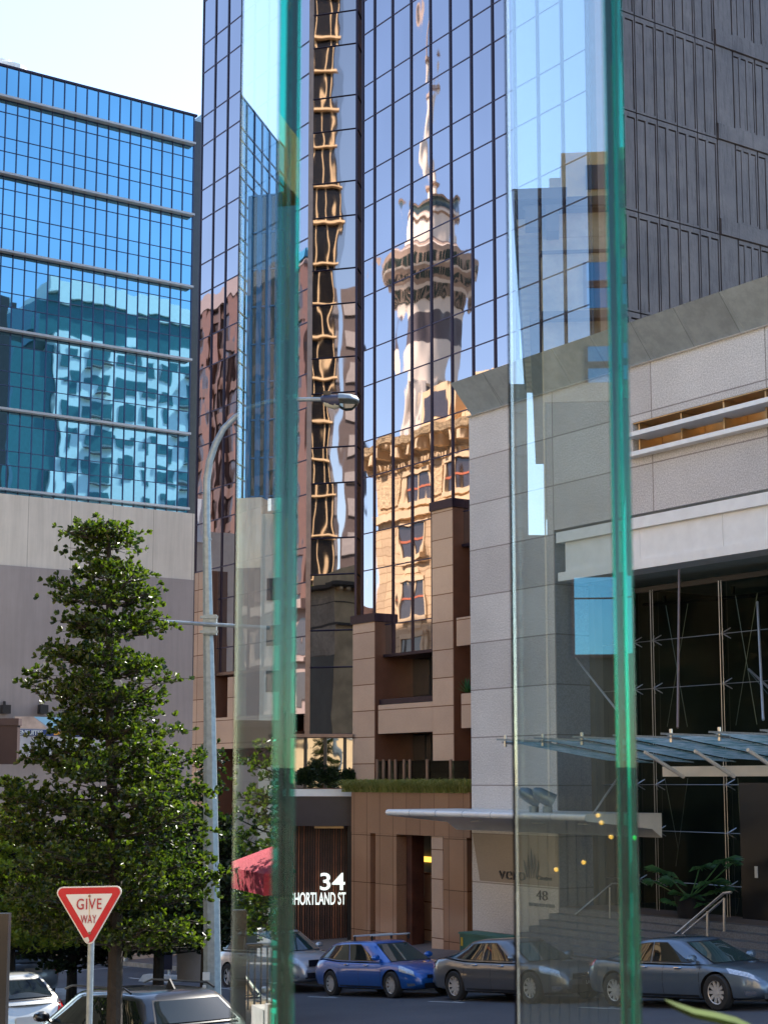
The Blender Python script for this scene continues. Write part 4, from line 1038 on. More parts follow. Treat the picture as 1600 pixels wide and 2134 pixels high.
# building behind the camera mirrored in the frontal bay
pB, nB = bl.copy(), Vector((br_.y - bl.y, -(br_.x - bl.x), 0)).normalized()
def mirB(P): P = Vector(P); return P - nB * 2 * (P - pB).dot(nB)
Yb = 132.0
nbk = thing('dark_office_tower', mirB(at(670, 1630, Yb)) + Vector((0, 0, -6)), 'dark office tower with bronze framing, mirrored in the frontal bay', 'office tower')
def bmir(m): m.v = [tuple(mirB(p)) for p in m.v]; return m
a = at(560, 1630, Yb); b = at(693, 1630, Yb); zt_ = at(690, -60, Yb).z
m = MB(); m.box(a.x, b.x, Yb, Yb + 14, -8, zt_ + 20); bmir(m).build('wall', M('black_glass', (.008, .007, .006), .12, spec=.3), nbk)
for px in (654, 677, 692):
    x = at(px, 900, Yb).x; m = MB(); m.box(x - .045, x + .045, Yb - .1, Yb - .02, -8, zt_ + 20); bmir(m).build('frame', m_goldp, nbk)
z = -4
while z < zt_ + 18: m = MB(); m.box(a.x, b.x + .2, Yb - .5, Yb - .02, z, z + .10 + .12 * random.random()); bmir(m).build('spandrel', m_goldp, nbk); z += 3.42
nb2 = thing('grey_curved_tower', mirB(at(735, 1630, Yb + 30)) + Vector((0, 0, -6)), 'grey tower with dark bands, mirrored at the edge of the bay', 'office tower')
Y2 = Yb + 30; a = at(716, 1630, Y2); b = at(790, 1630, Y2); zt_ = at(730, 590, Y2).z
m = MB(); m.box(a.x, b.x, Y2, Y2 + 12, -8, zt_); bmir(m).build('wall', m_td, nb2)
z = zt_ - 1.8
while z > 0: m = MB(); m.box(a.x + .4, b.x, Y2 - .3, Y2 - .02, z - 1.9, z); bmir(m).build('window_band', M('pale_blind', (.3, .27, .26), .6), nb2) if z > zt_ - 3 else bmir(m).build('window_band', bpy.data.materials['pale_blind'], nb2); z -= 3.6
# white tower mirrored in the blue building
DD = 185.0; P = at(230, 900, DD); sV = P.dot(U2); sR_ = 2 * SB - sV
wt = thing('white_apartment_tower', W(sR_, 78, -6), 'white apartment tower with teal windows and a dark crown, mirrored in the blue glass', 'apartment tower')
def wp(px, py): return ons(px, py, sV)
v0 = wp(62, 1000)[0]; v1 = wp(430, 1000)[0]; v00 = wp(20, 1000)[0]
zt1 = wp(200, 600)[1]; zt2_ = wp(200, 640)[1]; zt3 = wp(200, 705)[1]
m = MB(); m.sbox(sR_, sR_ + 14, v0 + 2, v1, zt2_, zt1); m.build('roof_crown', m_twhite, wt)
m = MB(); m.sbox(sR_ + .5, sR_ + 14, v0, v1, zt3, zt2_); m.build('penthouse', m_tteal, wt)
m = MB(); m.sbox(sR_ + .2, sR_ + 14, v0 + 3, v1 + 4, -8, zt3); m.build('wall', m_twhite, wt)
m = MB(); m.sbox(sR_ + .6, sR_ + 14, v00, v0 + 3, -8, zt3 - 2); m.build('glass_wing', m_tteal, wt)
rnd = random.Random(4); z = zt3 - 3.2
while z > -2:
    v = v0 + 4.2; c_ = 0
    while v < v1 - 1:
        ww = (1.7, 2.6, 1.7, 1.2)[c_ % 4]; c_ += 1
        if rnd.random() < .93: m = MB(); m.sbox(sR_ + .1, sR_ + .19, v, v + ww, z, z + 1.9); m.build('window', m_tteal, wt)
        if c_ % 4 == 2: m = MB(); m.sbox(sR_ - .5, sR_ + .15, v - .2, v + ww + .2, z - .45, z - .3); m.build('balcony', m_td, wt)
        v += ww + 1.25
    z -= 3.3

# ------------------------------------------------------------------ glass fins beside the camera
GA = R(-10.2); gdir = Vector((math.sin(GA), math.cos(GA), 0)); gn = Vector((-gdir.y, gdir.x, 0)).normalized()   # gn points left
if gn.x > 0: gn = -gn
def fin_glass(nm='laminated_glass', vc=(0.0, .89, .82, 1), vd=4.5):
    m, nt, b = new_mat(nm); nt.nodes.remove(b)
    g = nt.nodes.new('ShaderNodeBsdfGlass'); g.inputs['IOR'].default_value = 1.56; g.inputs['Roughness'].default_value = 0
    va = nt.nodes.new('ShaderNodeVolumeAbsorption'); va.inputs['Color'].default_value = vc; va.inputs['Density'].default_value = vd
    nt.links.new(g.outputs[0], nt.nodes['Material Output'].inputs[0]); nt.links.new(va.outputs[0], nt.nodes['Material Output'].inputs[1]); return m
m_fin = fin_glass(); m_edgeg = fin_glass('green_edge_glass', (0.0, .80, .70, 1), 300); m_gasket = M('dark_sealant', (.004, .005, .014), 1.0, var=0, spec=0)
FW = 0.585
def fin(px_near, Y, w_t, label, gasket):
    p0 = at(px_near, 1630, Y); p0.z = 0
    f = thing('glass_fin', (p0.x, p0.y, -1.6), label, 'glass panel', 'glass fins of the screen beside the camera')
    z0, z1 = -1.6, 3.2
    t0 = 0.0
    for k in range(1):
        t1 = t0 + w_t; a = p0 - gn * t0; b = p0 - gn * t1
        m = MB(); bev = .0015
        prof = [a + gdir * bev, a - gn * bev, b + gn * bev, b + gdir * bev, b + gdir * (FW - bev), b + gn * bev + gdir * FW, a - gn * bev + gdir * FW, a + gdir * (FW - bev)]
        m.prism([Vector((q.x, q.y, z0)) for q in prof][::-1], (0, 0, z1 - z0)); o = m.build('glass_sheet', m_fin, f)
        bm = bmesh.new(); bm.from_mesh(o.data); bmesh.ops.recalc_face_normals(bm, faces=bm.faces); bm.to_mesh(o.data); bm.free()
        t0 = t1 + .0016
    for a0, a1 in ((0, .47), (.53, 1)):
        m = MB(); ea = p0 - gn * (w_t * a0 + .0004) - gdir * .0005; eb = p0 - gn * (w_t * a1 - .0004) - gdir * .0005
        m.prism([Vector((q.x, q.y, z0)) for q in (ea, ea - gdir * .008, eb - gdir * .008, eb)], (0, 0, z1 - z0)); o = m.build('polished_edge', m_edgeg, f)
        bm = bmesh.new(); bm.from_mesh(o.data); bmesh.ops.recalc_face_normals(bm, faces=bm.faces); bm.to_mesh(o.data); bm.free()
    if True:
        a = p0 + gdir * (FW - .006); m = MB(); cw = w_t * (.55 if gasket else .3); q = [a + gn * .0004, a + gn * .0004 + gdir * .009, a - gn * cw + gdir * .009, a - gn * cw]
        m.prism([Vector((p.x, p.y, z0)) for p in q], (0, 0, z1 - z0)); m.build('edge_sealant', m_gasket, f)
    m = MB(); c = p0 + gdir * FW / 2 - gn * w_t / 2
    q = [c + gdir * (sx * FW * .55) + gn * (sy * .04) for sx, sy in ((-1, -1), (1, -1), (1, 1), (-1, 1))]
    m.prism([Vector((p.x, p.y, -1.62)) for p in q], (0, 0, .08)); m.build('base_shoe', m_steel, f)
    return p0, f
fin1, _ = fin(566, 2.10, .0300, 'green edged glass fin nearer the camera, left of centre, mirroring the blue building', False)
fin2, _ = fin(1285, 2.33, .0285, 'green edged glass fin on the right in front of the grey stone centre', True)
te = thing('terrace', (0, 0, -1.62), 'paved terrace with low wall on which the glass fins stand', 'terrace')
m = MB(); m.box(-1.2, 2.6, -3, 3.35, -5.6, -1.70); m.build('retaining_wall', m_kerb, te)
m = MB(); m.box(-1.25, 2.65, -3.05, 3.4, -1.697, -1.62); m.build('paving', m_pave, te)

# what the right fin mirrors: weathered stone corner building on the left
n2 = gn
def mir2(P): P = Vector(P); return P - n2 * 2 * (P - fin2).dot(n2)
OK_ = .5; ob_c = at(1136, 1000, 28); C0 = Vector((ob_c.x, 28, 0)); ds = Vector((.102, .9948, 0)).normalized(); df = Vector((ds.y, -ds.x, 0))
ow = thing('weathered_stone_building', mir2(C0 + df * 6 + ds * 6 + Vector((0, 0, -6))), 'weathered stone corner building with heavy bracketed cornice, seen mirrored in the right glass fin', 'stone building')
def obx(m, a0, a1, b0, b1, z0, z1):   # a along front (to the right in the mirror), b away
    pts = [C0 + df * a * OK_ + ds * b * OK_ + Vector((0, 0, z)) for z in (z0, z1) for a, b in ((a0, b0), (a1, b0), (a1, b1), (a0, b1))]
    m.hexa([mir2(p) for p in pts])
def op(name, mt, *bx):
    m = MB()
    for b in bx: obx(m, *b)
    o = m.build(name, mt, ow); bm = bmesh.new(); bm.from_mesh(o.data); bmesh.ops.recalc_face_normals(bm, faces=bm.faces); bm.to_mesh(o.data); bm.free(); return o
m_dimb = mirror_glass('dull_blue_glass', (.10, .24, .36), .7, .5, .01)
zo = lambda y: at(1150, y, 28).z
op('wall', m_oldst, (0, 16, 0, 26, zo(838), zo(440)))
op('street_storey', m_lobby, (.05, 16, .05, 26, -7, zo(840)))
op('window', m_blue, (.87, 3.6, -.03, -.01, zo(1365), zo(1205)))
op('window_frame', m_td, (.84, .95, -.06, -.03, zo(1365), zo(1205)), (2.5, 2.6, -.06, -.03, zo(1365), zo(1205)), (.87, 3.6, -.06, -.032, zo(1250), zo(1247)), (.8, 3.6, -.07, -.03, zo(1372), zo(1365)))
op('side_wall', m_oldlt, (-.06, -.001, .3, 26, -7, zo(440)))
m_corn = M('dark_cornice', (.07, .065, .055), .9, var=.3, sc=2)  # set darker than the wall, for contrast
op('cornice', m_corn, (-1.05, .9, -1.1, 27, zo(436), zo(414)), (-.7, 16, -.5, 27, zo(446), zo(424)))
op('cornice', m_corn, (.9, 16, -.62, 0, zo(442), zo(424)))
for i in range(26): op('bracket', m_oldlt, (-.92, -.07, .4 + i, .8 + i, zo(462), zo(447)))
op('bracket', m_corn, (.15, .6, -.95, -.01, zo(500), zo(446)), (-.6, -.05, -.9, -.3, zo(490), zo(446)))
op('string_course', m_corn, (-.5, 16, -.45, 26, zo(672), zo(656)), (-.12, 16, -.1, 26, zo(530), zo(524)))
op('attic', m_oldlt, (.75, 16, 3, 20, zo(430), zo(322) * 1.055), (.3, .8, 4, 20, zo(430), zo(370) * 1.07))
op('attic_window', m_strip, (1.7, 9, 2.9, 2.98, zo(395) * 1.05, zo(345) * 1.05))
for y0, y1 in ((550, 645), (725, 800)):
    for a in (1.45, 5.2, 9):
        op('window', m_dimb, (a, a + 2.3, -.03, -.01, zo(y1), zo(y0)))
        op('window_frame', m_td, (a, a + .12, -.09, -.04, zo(y1), zo(y0)), (a + 1.1, a + 1.2, -.09, -.04, zo(y1), zo(y0)), (a, a + 2.3, -.09, -.035, zo(y0) - .4, zo(y0) - .35), (a, a + 2.3, -.09, -.035, (zo(y0) + zo(y1)) / 2 - .05, (zo(y0) + zo(y1)) / 2 + .05))
for i, (px, py) in enumerate(((1215, 1798), (1245, 1700), (1252, 1715), (1272, 1745), (1158, 1813))):
    p = mir2(at(px, py, 16)); b_ = MB(); b_.lathe(p, [(0.001, -.025), (.02, -.01), (.02, .01), (0.001, .025)], 8)
    o = tag(b_.build('cafe_bulb', bpy.data.materials['lobby_glow']), 'small lit amber bulb hanging outside the left edge', 'lamp', 'amber bulbs mirrored in the fin')
    m = MB(); m.bar(p + Vector((0, 0, .05)), p + Vector((0, 0, 1.2)), .006, 4); m.build('cord', m_dark, o)

# dark block added beyond the weathered building to darken the right fin reflection
lw = thing('added_dark_block', mir2(at(1105, 1300, 60)), 'dark block added far beyond the left edge to darken the right fin reflection', 'building')
m = MB()
for x0, x1, y1 in ((1060, 1097, 800), (1097.2, 1170, 1115)):
    a = at(x0, 1700, 60); b = at(x1, y1, 60); m.box(a.x, b.x, 60, 64, a.z, b.z)
m.v = [tuple(mir2(p)) for p in m.v]; m.build('wall', m_lobby, lw)
for k in range(7):
    m = MB(); a = at(1070, 860 + k * 90, 59.9); b = at(1090, 830 + k * 90, 59.9); m.box(a.x, b.x, 59.8, 59.95, a.z, b.z); m.v = [tuple(mir2(p)) for p in m.v]; m.build('window', m_strip, lw)

# stone building added unseen behind the camera to bounce sun onto the shaded side
sb_ = thing('bounce_building', W(-8, -12, -4), 'long cream stone bounce building, added unseen behind the camera to light the shaded side', 'building')
m = MB(); m.sbox(-27, 22, -18, -7, -6, 11); m.build('wall', m_goldp, sb_)
m = MB(); m.sbox(-27.4, 22.4, -7, -6.3, 10.2, 11.3); m.build('cornice', m_goldp, sb_)
for i in range(12):
    for z in (-1.2, 3, 7): m = MB(); m.sbox(-25.5 + 4 * i, -24 + 4 * i, -6.99, -6.95, z, z + 2); m.build('window', m_wdark, sb_)
m = MB(); m.sbox(-8, 22, -19, -7.5, 11.5, 24); m.build('upper_wall', m_goldp, sb_)  # extra height added for more bounce light

# dark screen added off to the left, blocking sunlit ground from the right pane
ts = thing('blocking_screen', mir2(at(1180, 1700, 17)) + Vector((0, 0, -3)), 'dark slatted screen added beyond the left edge to block bright ground from the right fin', 'screen')
for k in range(16):
    m = MB(); x0 = at(1040 + k * 20, 1700, 17); x1 = at(1059 + k * 20, 1700, 17); m.box(x0.x, x1.x, 17, 17.05, -4.6, at(1100, 1660, 17).z); m.v = [tuple(mir2(p)) for p in m.v]; m.build('slat', m_lobby, ts)
m = MB(); x0 = at(1040, 1700, 17); x1 = at(1360, 1700, 17); m.box(x0.x, x1.x, 17.06, 17.12, -4.6, at(1100, 1665, 17).z); m.v = [tuple(mir2(p)) for p in m.v]; m.build('backing', m_dark, ts)
# ------------------------------------------------------------------ trees
def tree(name, base, label, trunk_h, trunk_r, prof, lean, mt, nb, leafs, rosette=True, seed=1, leaf_n=7, group=None, zlow=None, tiers=0):
    """prof(z01) -> (left, right) reach in metres; branches carry twigs with rosettes of leaves"""
    rd = random.Random(seed); t = thing(name, base, label, 'tree', group); base = Vector(base)
    tp = [base + Vector((lean(k / 8), 0.05 * math.sin(k), trunk_h * k / 8)) for k in range(9)]
    m = MB(); m.tube([base - Vector((0, 0, .3))] + tp, [trunk_r * 1.15] + [trunk_r * (1 - .85 * (k / 8)) + .012 for k in range(9)], 9)
    cr = MB()
    for i in range(nb):
        h = (i + rd.random()) / nb
        if tiers: h = (int(h * tiers) + .5 + rd.gauss(0, .2)) / tiers; h = min(max(h, 0), 1)
        z01 = zlow + (1 - zlow) * h
        k = z01 * 8; i0 = min(int(k), 7); p = tp[i0].lerp(tp[i0 + 1], k - i0)
        a = i * 2.39996 + rd.uniform(-.5, .5); l, r = prof(z01)
        reach = (r if math.cos(a) > 0 else l) * abs(math.cos(a)) + (l + r) / 2 * (1 - abs(math.cos(a)))
        reach *= rd.uniform(.72, 1.05); up = rd.uniform(.10, .38)
        d = Vector((math.cos(a), math.sin(a), up)); end = p + Vector((d.x * reach, d.y * reach, reach * up))
        mid = (p + end) / 2 + Vector((0, 0, -.06 * reach))
        m.tube([p, mid, end], [max(.05 * trunk_r / .08 * reach * .25, .008), .012, .006], 5)
        n = max(3, int(leafs * reach))
        for j in range(n):
            u = .18 + .82 * rd.random() ** .75; q = (p.lerp(mid, u * 2) if u < .5 else mid.lerp(end, u * 2 - 1))
            sp = .10 + .26 * reach * (1.05 - u) * .6
            tip = q + Vector((rd.gauss(0, 1) * sp, rd.gauss(0, 1) * sp, abs(rd.gauss(0, .5)) * sp * .9 - .03))
            if rd.random() < .35: m.tube([q, tip], [.006, .003], 3, cap=False)
            dd = (tip - q).normalized() + Vector((0, 0, .5))
            for _ in range(leaf_n if rosette else leaf_n):
                leaf_r(cr, tip, dd, lsz * rd.uniform(.65, 1.15), rd)
    m.build('trunk', m_bark, t); cr.build('crown', mt, t); return t
def leaf_r(m, p, d, s, rd):
    d = Vector(d).normalized() + Vector((rd.gauss(0, .6), rd.gauss(0, .6), rd.gauss(0, .5))); d.normalize()
    e = d.cross(Vector((rd.gauss(0, 1), rd.gauss(0, 1), rd.gauss(0, 1)))).normalized(); nn = d.cross(e).normalized() * s * .10
    a = p + d * s * .45; b = p + d * s * .85
    m.add([p, a + e * s * .24 + nn, b + e * s * .26 + nn, p + d * s * 1.05, b - e * s * .26 + nn, a - e * s * .24 + nn], [(0, 1, 2, 3), (0, 3, 4, 5)])
def interp(tab, y):
    if y <= tab[0][0]: return tab[0][1:]
    for a, b in zip(tab, tab[1:]):
        if y <= b[0]:
            t = (y - a[0]) / (b[0] - a[0]); return tuple(a[i] + (b[i] - a[i]) * t for i in range(1, len(a)))
    return tab[-1][1:]
DT = 20.0; k = 3361 / DT
tb = at(238, 2134, DT); sT, vT = tb.dot(U2), tb.dot(V2); zg = ground(sT, vT); H1 = at(200, 1085, DT).z - zg
tab = [(1085, 190, 205), (1112, 96, 235), (1150, 108, 262), (1182, 138, 232), (1205, 88, 262), (1250, 56, 322), (1300, 110, 328), (1345, 100, 318), (1385, 75, 295), (1440, 22, 325),
       (1478, 40, 368), (1520, 85, 300), (1560, 62, 366), (1610, 30, 385), (1680, -25, 405), (1800, -60, 425), (1900, -60, 430), (1965, 30, 420), (2020, 160, 400)]
yz = lambda y: (at(200, y, DT).z - zg) / H1
def prof1(z01):
    y = 1630 - (z01 * H1 + zg) * k; y = 1085 if y < 1085 else y
    lo, hi = 1085, 2100
    for _ in range(20):
        mid = (lo + hi) / 2
        if yz(mid) > z01: lo = mid
        else: hi = mid
    l, r = interp(tab, lo); c = interp([(1085, 197), (1300, 200), (1500, 212), (2134, 236)], lo)[0]
    return max(.15, (c - l) / k), max(.15, (r - c) / k)
lean1 = lambda t: interp([(0, 0.0), (.4, -.02), (.6, -.12), (1, -.22)], t)[0]
lsz = .074
t1 = tree('street_tree', (tb.x, DT, zg), 'tall layered evergreen street tree with glossy leaves behind the give way sign', H1, .10, prof1, lean1, m_leaf, 160, 50, seed=3, leaf_n=7, zlow=yz(2000), tiers=13)
# trees behind
def tree2(px, Y, top, rad, label, seed, mt, nb, leafs, sz, low, name='street_tree', group=None):
    global lsz
    b = at(px, 2000, Y); s, v = b.dot(U2), b.dot(V2); z = ground(s, v); Ht = at(px, top, Y).z - z; lsz = sz
    f = lambda z01: (rad * (math.sin(min(1, (z01 - low) / (1 - low) * 1.25 + .18) * math.pi) ** .6 + .1),) * 2
    return tree(name, (b.x, Y, z), label, Ht, .14, f, lambda t: 0, mt, nb, leafs, seed=seed, leaf_n=6, zlow=low, group=group)
tree2(430, 34, 1560, 1.5, 'bushy dark tree behind the lamp post', 5, m_leaf2, 90, 44, .11, .3)
tree2(330, 38, 1610, 2.4, 'broad dark tree between the layered tree and the lamp post', 6, m_leaf2, 110, 34, .12, .25)
tree2(20, 36, 1630, 2.3, 'yellow green sunlit tree at the left edge', 8, m_leaf3, 100, 30, .12, .3)
tree2(150, 42, 1690, 2.6, 'dark tree low behind the layered tree', 9, m_leaf2, 110, 34, .13, .2)
# tree beyond the left edge, mirrored in the left fin
tree2(-222, 24, 1285, 1.35, 'glossy evergreen tree beyond the left edge, mirrored in the left fin', 11, m_leaf, 110, 36, .085, .28)
# trees mirrored in the bay
for i, (px, Y, top) in enumerate(((715, 100, 1235), (672, 100, 1420))):
    p = mirB(at(px, 1630, Y)); lsz = .3
    tree('park_tree', (p.x, p.y, -4), ('autumn yellow tree behind the camera, mirrored right in the bay', 'autumn yellow tree behind the camera, mirrored left in the bay')[i], at(px, top, Y).z + 4, .3, lambda z: (2.6, 2.6), lambda t: 0, m_leaf3, 50, 14, seed=20 + i, leaf_n=6, zlow=.2)

# ------------------------------------------------------------------ give way sign
YS = 15.2; sg = at(187, 1900, YS); gz = ground(sg.dot(U2), sg.dot(V2))
gs_ = thing('give_way_sign', (sg.x, YS, gz), 'triangular red and white give way sign with a torn corner on a grey post', 'road sign')
c3 = [at(114, 1852, YS), at(258, 1849, YS), at(186, 1975, YS)]
yaw = Vector((1, .03, 0)).normalized()
def rtri(p, r, n=6):
    out = []; cc = sum(p, Vector()) / 3
    for i in range(3):
        a, b, c = p[i - 1], p[i], p[(i + 1) % 3]; d1 = (a - b).normalized(); d2 = (c - b).normalized(); t = r / math.tan(d1.angle(d2) / 2)
        ctr = b + (d1 + d2).normalized() * (r / math.sin(d1.angle(d2) / 2)); s0 = b + d1 * t; s1 = b + d2 * t
        for k_ in range(n + 1):
            v_ = (s0 - ctr).lerp(s1 - ctr, k_ / n).normalized() * r; out.append(ctr + v_)
    return out
def inset(p, f): cc = sum(p, Vector()) / 3; return [cc + (q - cc) * f for q in p]
for q in c3: q.y = YS
big = inset(c3, 1.06)
m = MB(); m.prism(rtri(big, .052), (0, .012, 0)); m.build('sign_plate', m_signw, gs_)
m = MB(); m.prism([q - Vector((0, .006, 0)) for q in rtri(inset(c3, 1.0), .044)], (0, .004, 0)); m.build('red_border', m_red, gs_)
m = MB(); m.prism([q - Vector((0, .010, 0)) for q in rtri(inset(c3, .68), .006)], (0, .003, 0)); m.build('white_field', m_signw, gs_)
m_rtx = M('sign_lettering_red', (.33, .012, .03), .4, var=0)
a = at(159, 1896, YS); b = at(159, 1873.5, YS); text('GIVE', 'lettering', m_rtx, gs_, Vector((a.x, YS - .014, a.z)), (1, 0, 0.02), b.z - a.z, .92, .002, bold=.006, spacing=1.12, width=at(211, 1896, YS).x - a.x)
a = at(168.5, 1924.5, YS); b = at(168, 1907.5, YS); text('WAY', 'lettering', m_rtx, gs_, Vector((a.x, YS - .014, a.z)), (1, 0, 0.01), b.z - a.z, .72, .002, bold=.004, spacing=1.1, width=at(201, 1924, YS).x - a.x)
for py in (1868, 1945):
    p = at(187, py, YS); m = MB(); m.bar((p.x, YS - .011, p.z), (p.x, YS - .02, p.z), .012, 10); m.build('bolt', m_bronze, gs_)
p = at(187, 1885, YS); m = MB(); m.box(p.x - .004, p.x + .003, YS - .0115, YS - .0108, p.z - .12, p.z + .09); m.build('rust_streak', M('rust', (.5, .33, .15), .8), gs_)
m = MB(); m.prism([Vector((at(x, y, YS).x, YS - .0125, at(x, y, YS).z)) for x, y in ((175, 1956), (184, 1953), (187, 1962), (182, 1966), (176, 1962))], (0, .002, 0)); m.build('torn_sticker', M('sticker_grey', (.5, .52, .48), .6), gs_)
m = MB(); p = at(188, 1960, YS); m.bar((p.x, YS + .045, gz - .2), (p.x, YS + .045, at(187, 1856, YS).z), .031, 16); m.build('post', m_galv, gs_, smooth='auto')
for py in (1868, 1945):
    p = at(187, py, YS); m = MB(); m.box(p.x - .06, p.x + .06, YS + .012, YS + .05, p.z - .02, p.z + .02); m.build('clamp', m_galv, gs_)

# ------------------------------------------------------------------ lamp post
YL = 24.0; lb_ = at(446, 2134, YL); gz = ground(lb_.dot(U2), lb_.dot(V2))
lp = thing('street_lamp', (lb_.x, YL, gz), 'tall galvanised octagonal street lamp with curved arm and cobra head', 'street lamp')
def L3(px, py, dy=0): p = at(px, py, YL + dy); return p
path = [L3(443, 2210), L3(442, 2000), L3(440, 1800), L3(437, 1500), L3(433.5, 1300), L3(431, 1120)]
rr = lambda w: w / 2 * YL / 3361 * 1.06
m = MB(); m.tube([Vector((lb_.x, YL, gz - .1))] + [p for p in path], [rr(40), rr(38), rr(35), rr(32), rr(25), rr(21), rr(16.5)], 8, rot=R(22.5)); m.build('pole', m_galv, lp)
arc = [L3(431, 1122), L3(430.5, 1050), L3(431, 1000), L3(437, 960), L3(449, 925), L3(466, 893), L3(490, 869), L3(520, 851), L3(560, 838), L3(600, 833), L3(645, 832), L3(672, 832)]
m = MB(); m.tube(arc, [rr(15.5), rr(15), rr(15), rr(14.5), rr(14), rr(13), rr(12), rr(11), rr(10.5), rr(10), rr(9), rr(9)], 12); m.build('curved_arm', m_galv, lp, smooth='auto')
for py in (1124, 1300, 1607, 1828, 1878):
    p = L3(interp([(1100, 431), (2000, 442)], py)[0], py); m = MB(); w_ = interp([(1100, 17), (2000, 36)], py)[0]
    m.tube([p - Vector((0, 0, .012)), p + Vector((0, 0, .012))], rr(w_ + 1.6), 8, rot=R(22.5)); m.build('band', m_galv, lp)
p = L3(437, 1302); m = MB(); m.box(p.x - .09, p.x + .11, YL - .13, YL + .06, p.z - .16, p.z + .14)
for dz in (-.12, .1): m.box(p.x - .13, p.x + .14, YL - .15, YL - .12, p.z + dz - .02, p.z + dz + .02)
m.build('clamp_bracket', m_galv, lp)
cb2 = MB(); cb2.bar(L3(298, 1293, -.16), L3(566, 1309, -.16), .028, 8); cbo = tag(cb2.build('banner_arm', m_galv), 'thin horizontal steel banner arm clamped across the lamp post', 'steel arm'); put(cbo, lp); 
for kk in ('label', 'category'): del cbo[kk]
c = L3(676, 832); e = L3(748, 836); hd = (e - c); L = hd.length; ex = hd.normalized()
def head(m, secs, n=14):
    k0 = len(m.v)
    for x, zt_, zb_, w_ in secs:
        for j in range(n):
            t = 2 * math.pi * j / n; y = math.cos(t) * w_; z = math.sin(t); z = z * (zt_ if z > 0 else zb_)
            m.v.append(tuple(c + ex * (x * L) + Vector((0, y, z))))
    for i in range(len(secs) - 1):
        for j in range(n): a = k0 + i * n + j; b = k0 + i * n + (j + 1) % n; m.f.append([a, b, b + n, a + n]); m.m.append(0)
    for i, o_ in ((0, 0), (len(secs) - 1, 1)): m.f.append([k0 + i * n + j for j in range(n)]); m.m.append(0)
u = .1
m = MB(); head(m, [(-.14, .02, .02, .02), (-.05, .06, .05, .06), (.1, .07, .11, .1), (.25, .075, .13, .13), (.43, .08, .12, .14)]); m.build('ballast_housing', M('lamp_dark_body', (.03, .04, .09), .4), lp, smooth='auto')
m = MB(); head(m, [(.40, .10, .03, .15), (.5, .105, .03, .17), (.75, .10, .03, .17), (.93, .07, .03, .13), (1.0, .03, .02, .06)]); m.build('lamp_hood', m_galv, lp, smooth='auto')
m = MB(); head(m, [(.36, -.02, .05, .08), (.45, -.02, .13, .14), (.6, -.02, .165, .16), (.8, -.02, .15, .15), (.93, -.02, .08, .1), (.97, -.02, .04, .05)]); m.build('glass_bowl', clear_glass('lamp_glass', (.75, .78, .72)), lp, smooth='auto')
m = MB(); head(m, [(-.02, -.02, .09, .05), (.1, -.03, .13, .09), (.3, -.03, .15, .12), (.44, -.03, .12, .12)]); m.build('lower_casing', M('lamp_pale_casing', (.42, .46, .40), .4), lp, smooth='auto')
m = MB(); m.box(c.x - .02, c.x + .1, YL - .05, YL + .05, c.z + .06, c.z + .12); m.build('sensor', m_dark, lp)
for px, py, w_, h_, mt in ((432, 2033, .10, .11, m_signw), (431, 2082, .13, .07, m_ink), (430, 2094, .12, .09, m_signw), (429, 2110, .12, .05, m_ink), (431, 2122, .12, .12, m_signw), (428, 2058, .05, .09, m_signw)):
    p = L3(px, py); m = MB(); m.box(p.x - w_ / 2, p.x + w_ / 2, YL - .158 - random.random() * .01, YL - .155 + .03, p.z - h_ / 2, p.z + h_ / 2); m.build('sticker', mt, lp)

# ------------------------------------------------------------------ small street things on the left
# dark awning box, black post, umbrella, railing, planters
YA = 26
aw = thing('dark_awning', at(-60, 1593, YA), 'dark maroon awning box jutting in from the left edge', 'awning')
m = MB(); a = at(-260, 1593, YA); b = at(37, 1500, YA); m.box(a.x, b.x, YA, YA + .2, a.z, b.z); m.build('awning_box', M('maroon_canvas', (.035, .018, .022), .6), aw)
m = MB(); b2 = at(40, 1512, YA); m.box(a.x, b.x + .02, YA - .02, YA + .22, b2.z, b.z + .02); m.build('awning_trim', M('maroon_trim', (.05, .03, .035), .6), aw)
bp = at(-1, 2134, 13); m = MB(); tp = at(-1, 1905, 13); m.box(bp.x - .12, bp.x + .045, 13, 13.1, ground(bp.dot(U2), bp.dot(V2)), tp.z); tag(m.build('black_post', m_dark), 'black square post at the bottom left corner', 'post')
YU = 20; um = Vector((-6.05, YU, 0)); hw = 1.02; ug = ground(um.dot(U2), um.dot(V2))
uo = thing('cafe_umbrella', (um.x, YU, ug), 'red square cafe umbrella beyond the left edge, mirrored in the left fin', 'umbrella')
e0 = at(-108, 1812, YU + .7).z; e1 = at(-108, 1855, YU + .7).z; tpz = e0 + .5
m = MB()
crn = [Vector((um.x + sx * hw, YU + sy * hw, e0)) for sx, sy in ((-1, -1), (1, -1), (1, 1), (-1, 1))]; low = [q + Vector((0, 0, e1 - e0)) for q in crn]
m.add(crn + low + [Vector((um.x, YU, tpz))], [(0, 1, 8), (1, 2, 8), (2, 3, 8), (3, 0, 8), (0, 1, 5, 4), (1, 2, 6, 5), (2, 3, 7, 6), (3, 0, 4, 7)]); m.build('canopy', m_canvas, uo)
m = MB(); m.bar((um.x, YU, ug), (um.x, YU, tpz), .03, 10); m.build('pole', m_galv, uo)
Yr = 12.2; zr0 = at(0, 1965, Yr + .6).z; zr1_ = at(0, 2090, Yr).z
rl = thing('terrace_railing', (-3.5, Yr, zr1_), 'dark steel railing of a cafe terrace beyond the left edge, mirrored in the left fin', 'railing')
for i in range(17):
    x = -3.75 + i * .05; m = MB(); m.bar((x, Yr, zr1_ - .1), (x, Yr, zr0), .008, 6); m.build('baluster', m_dark, rl)
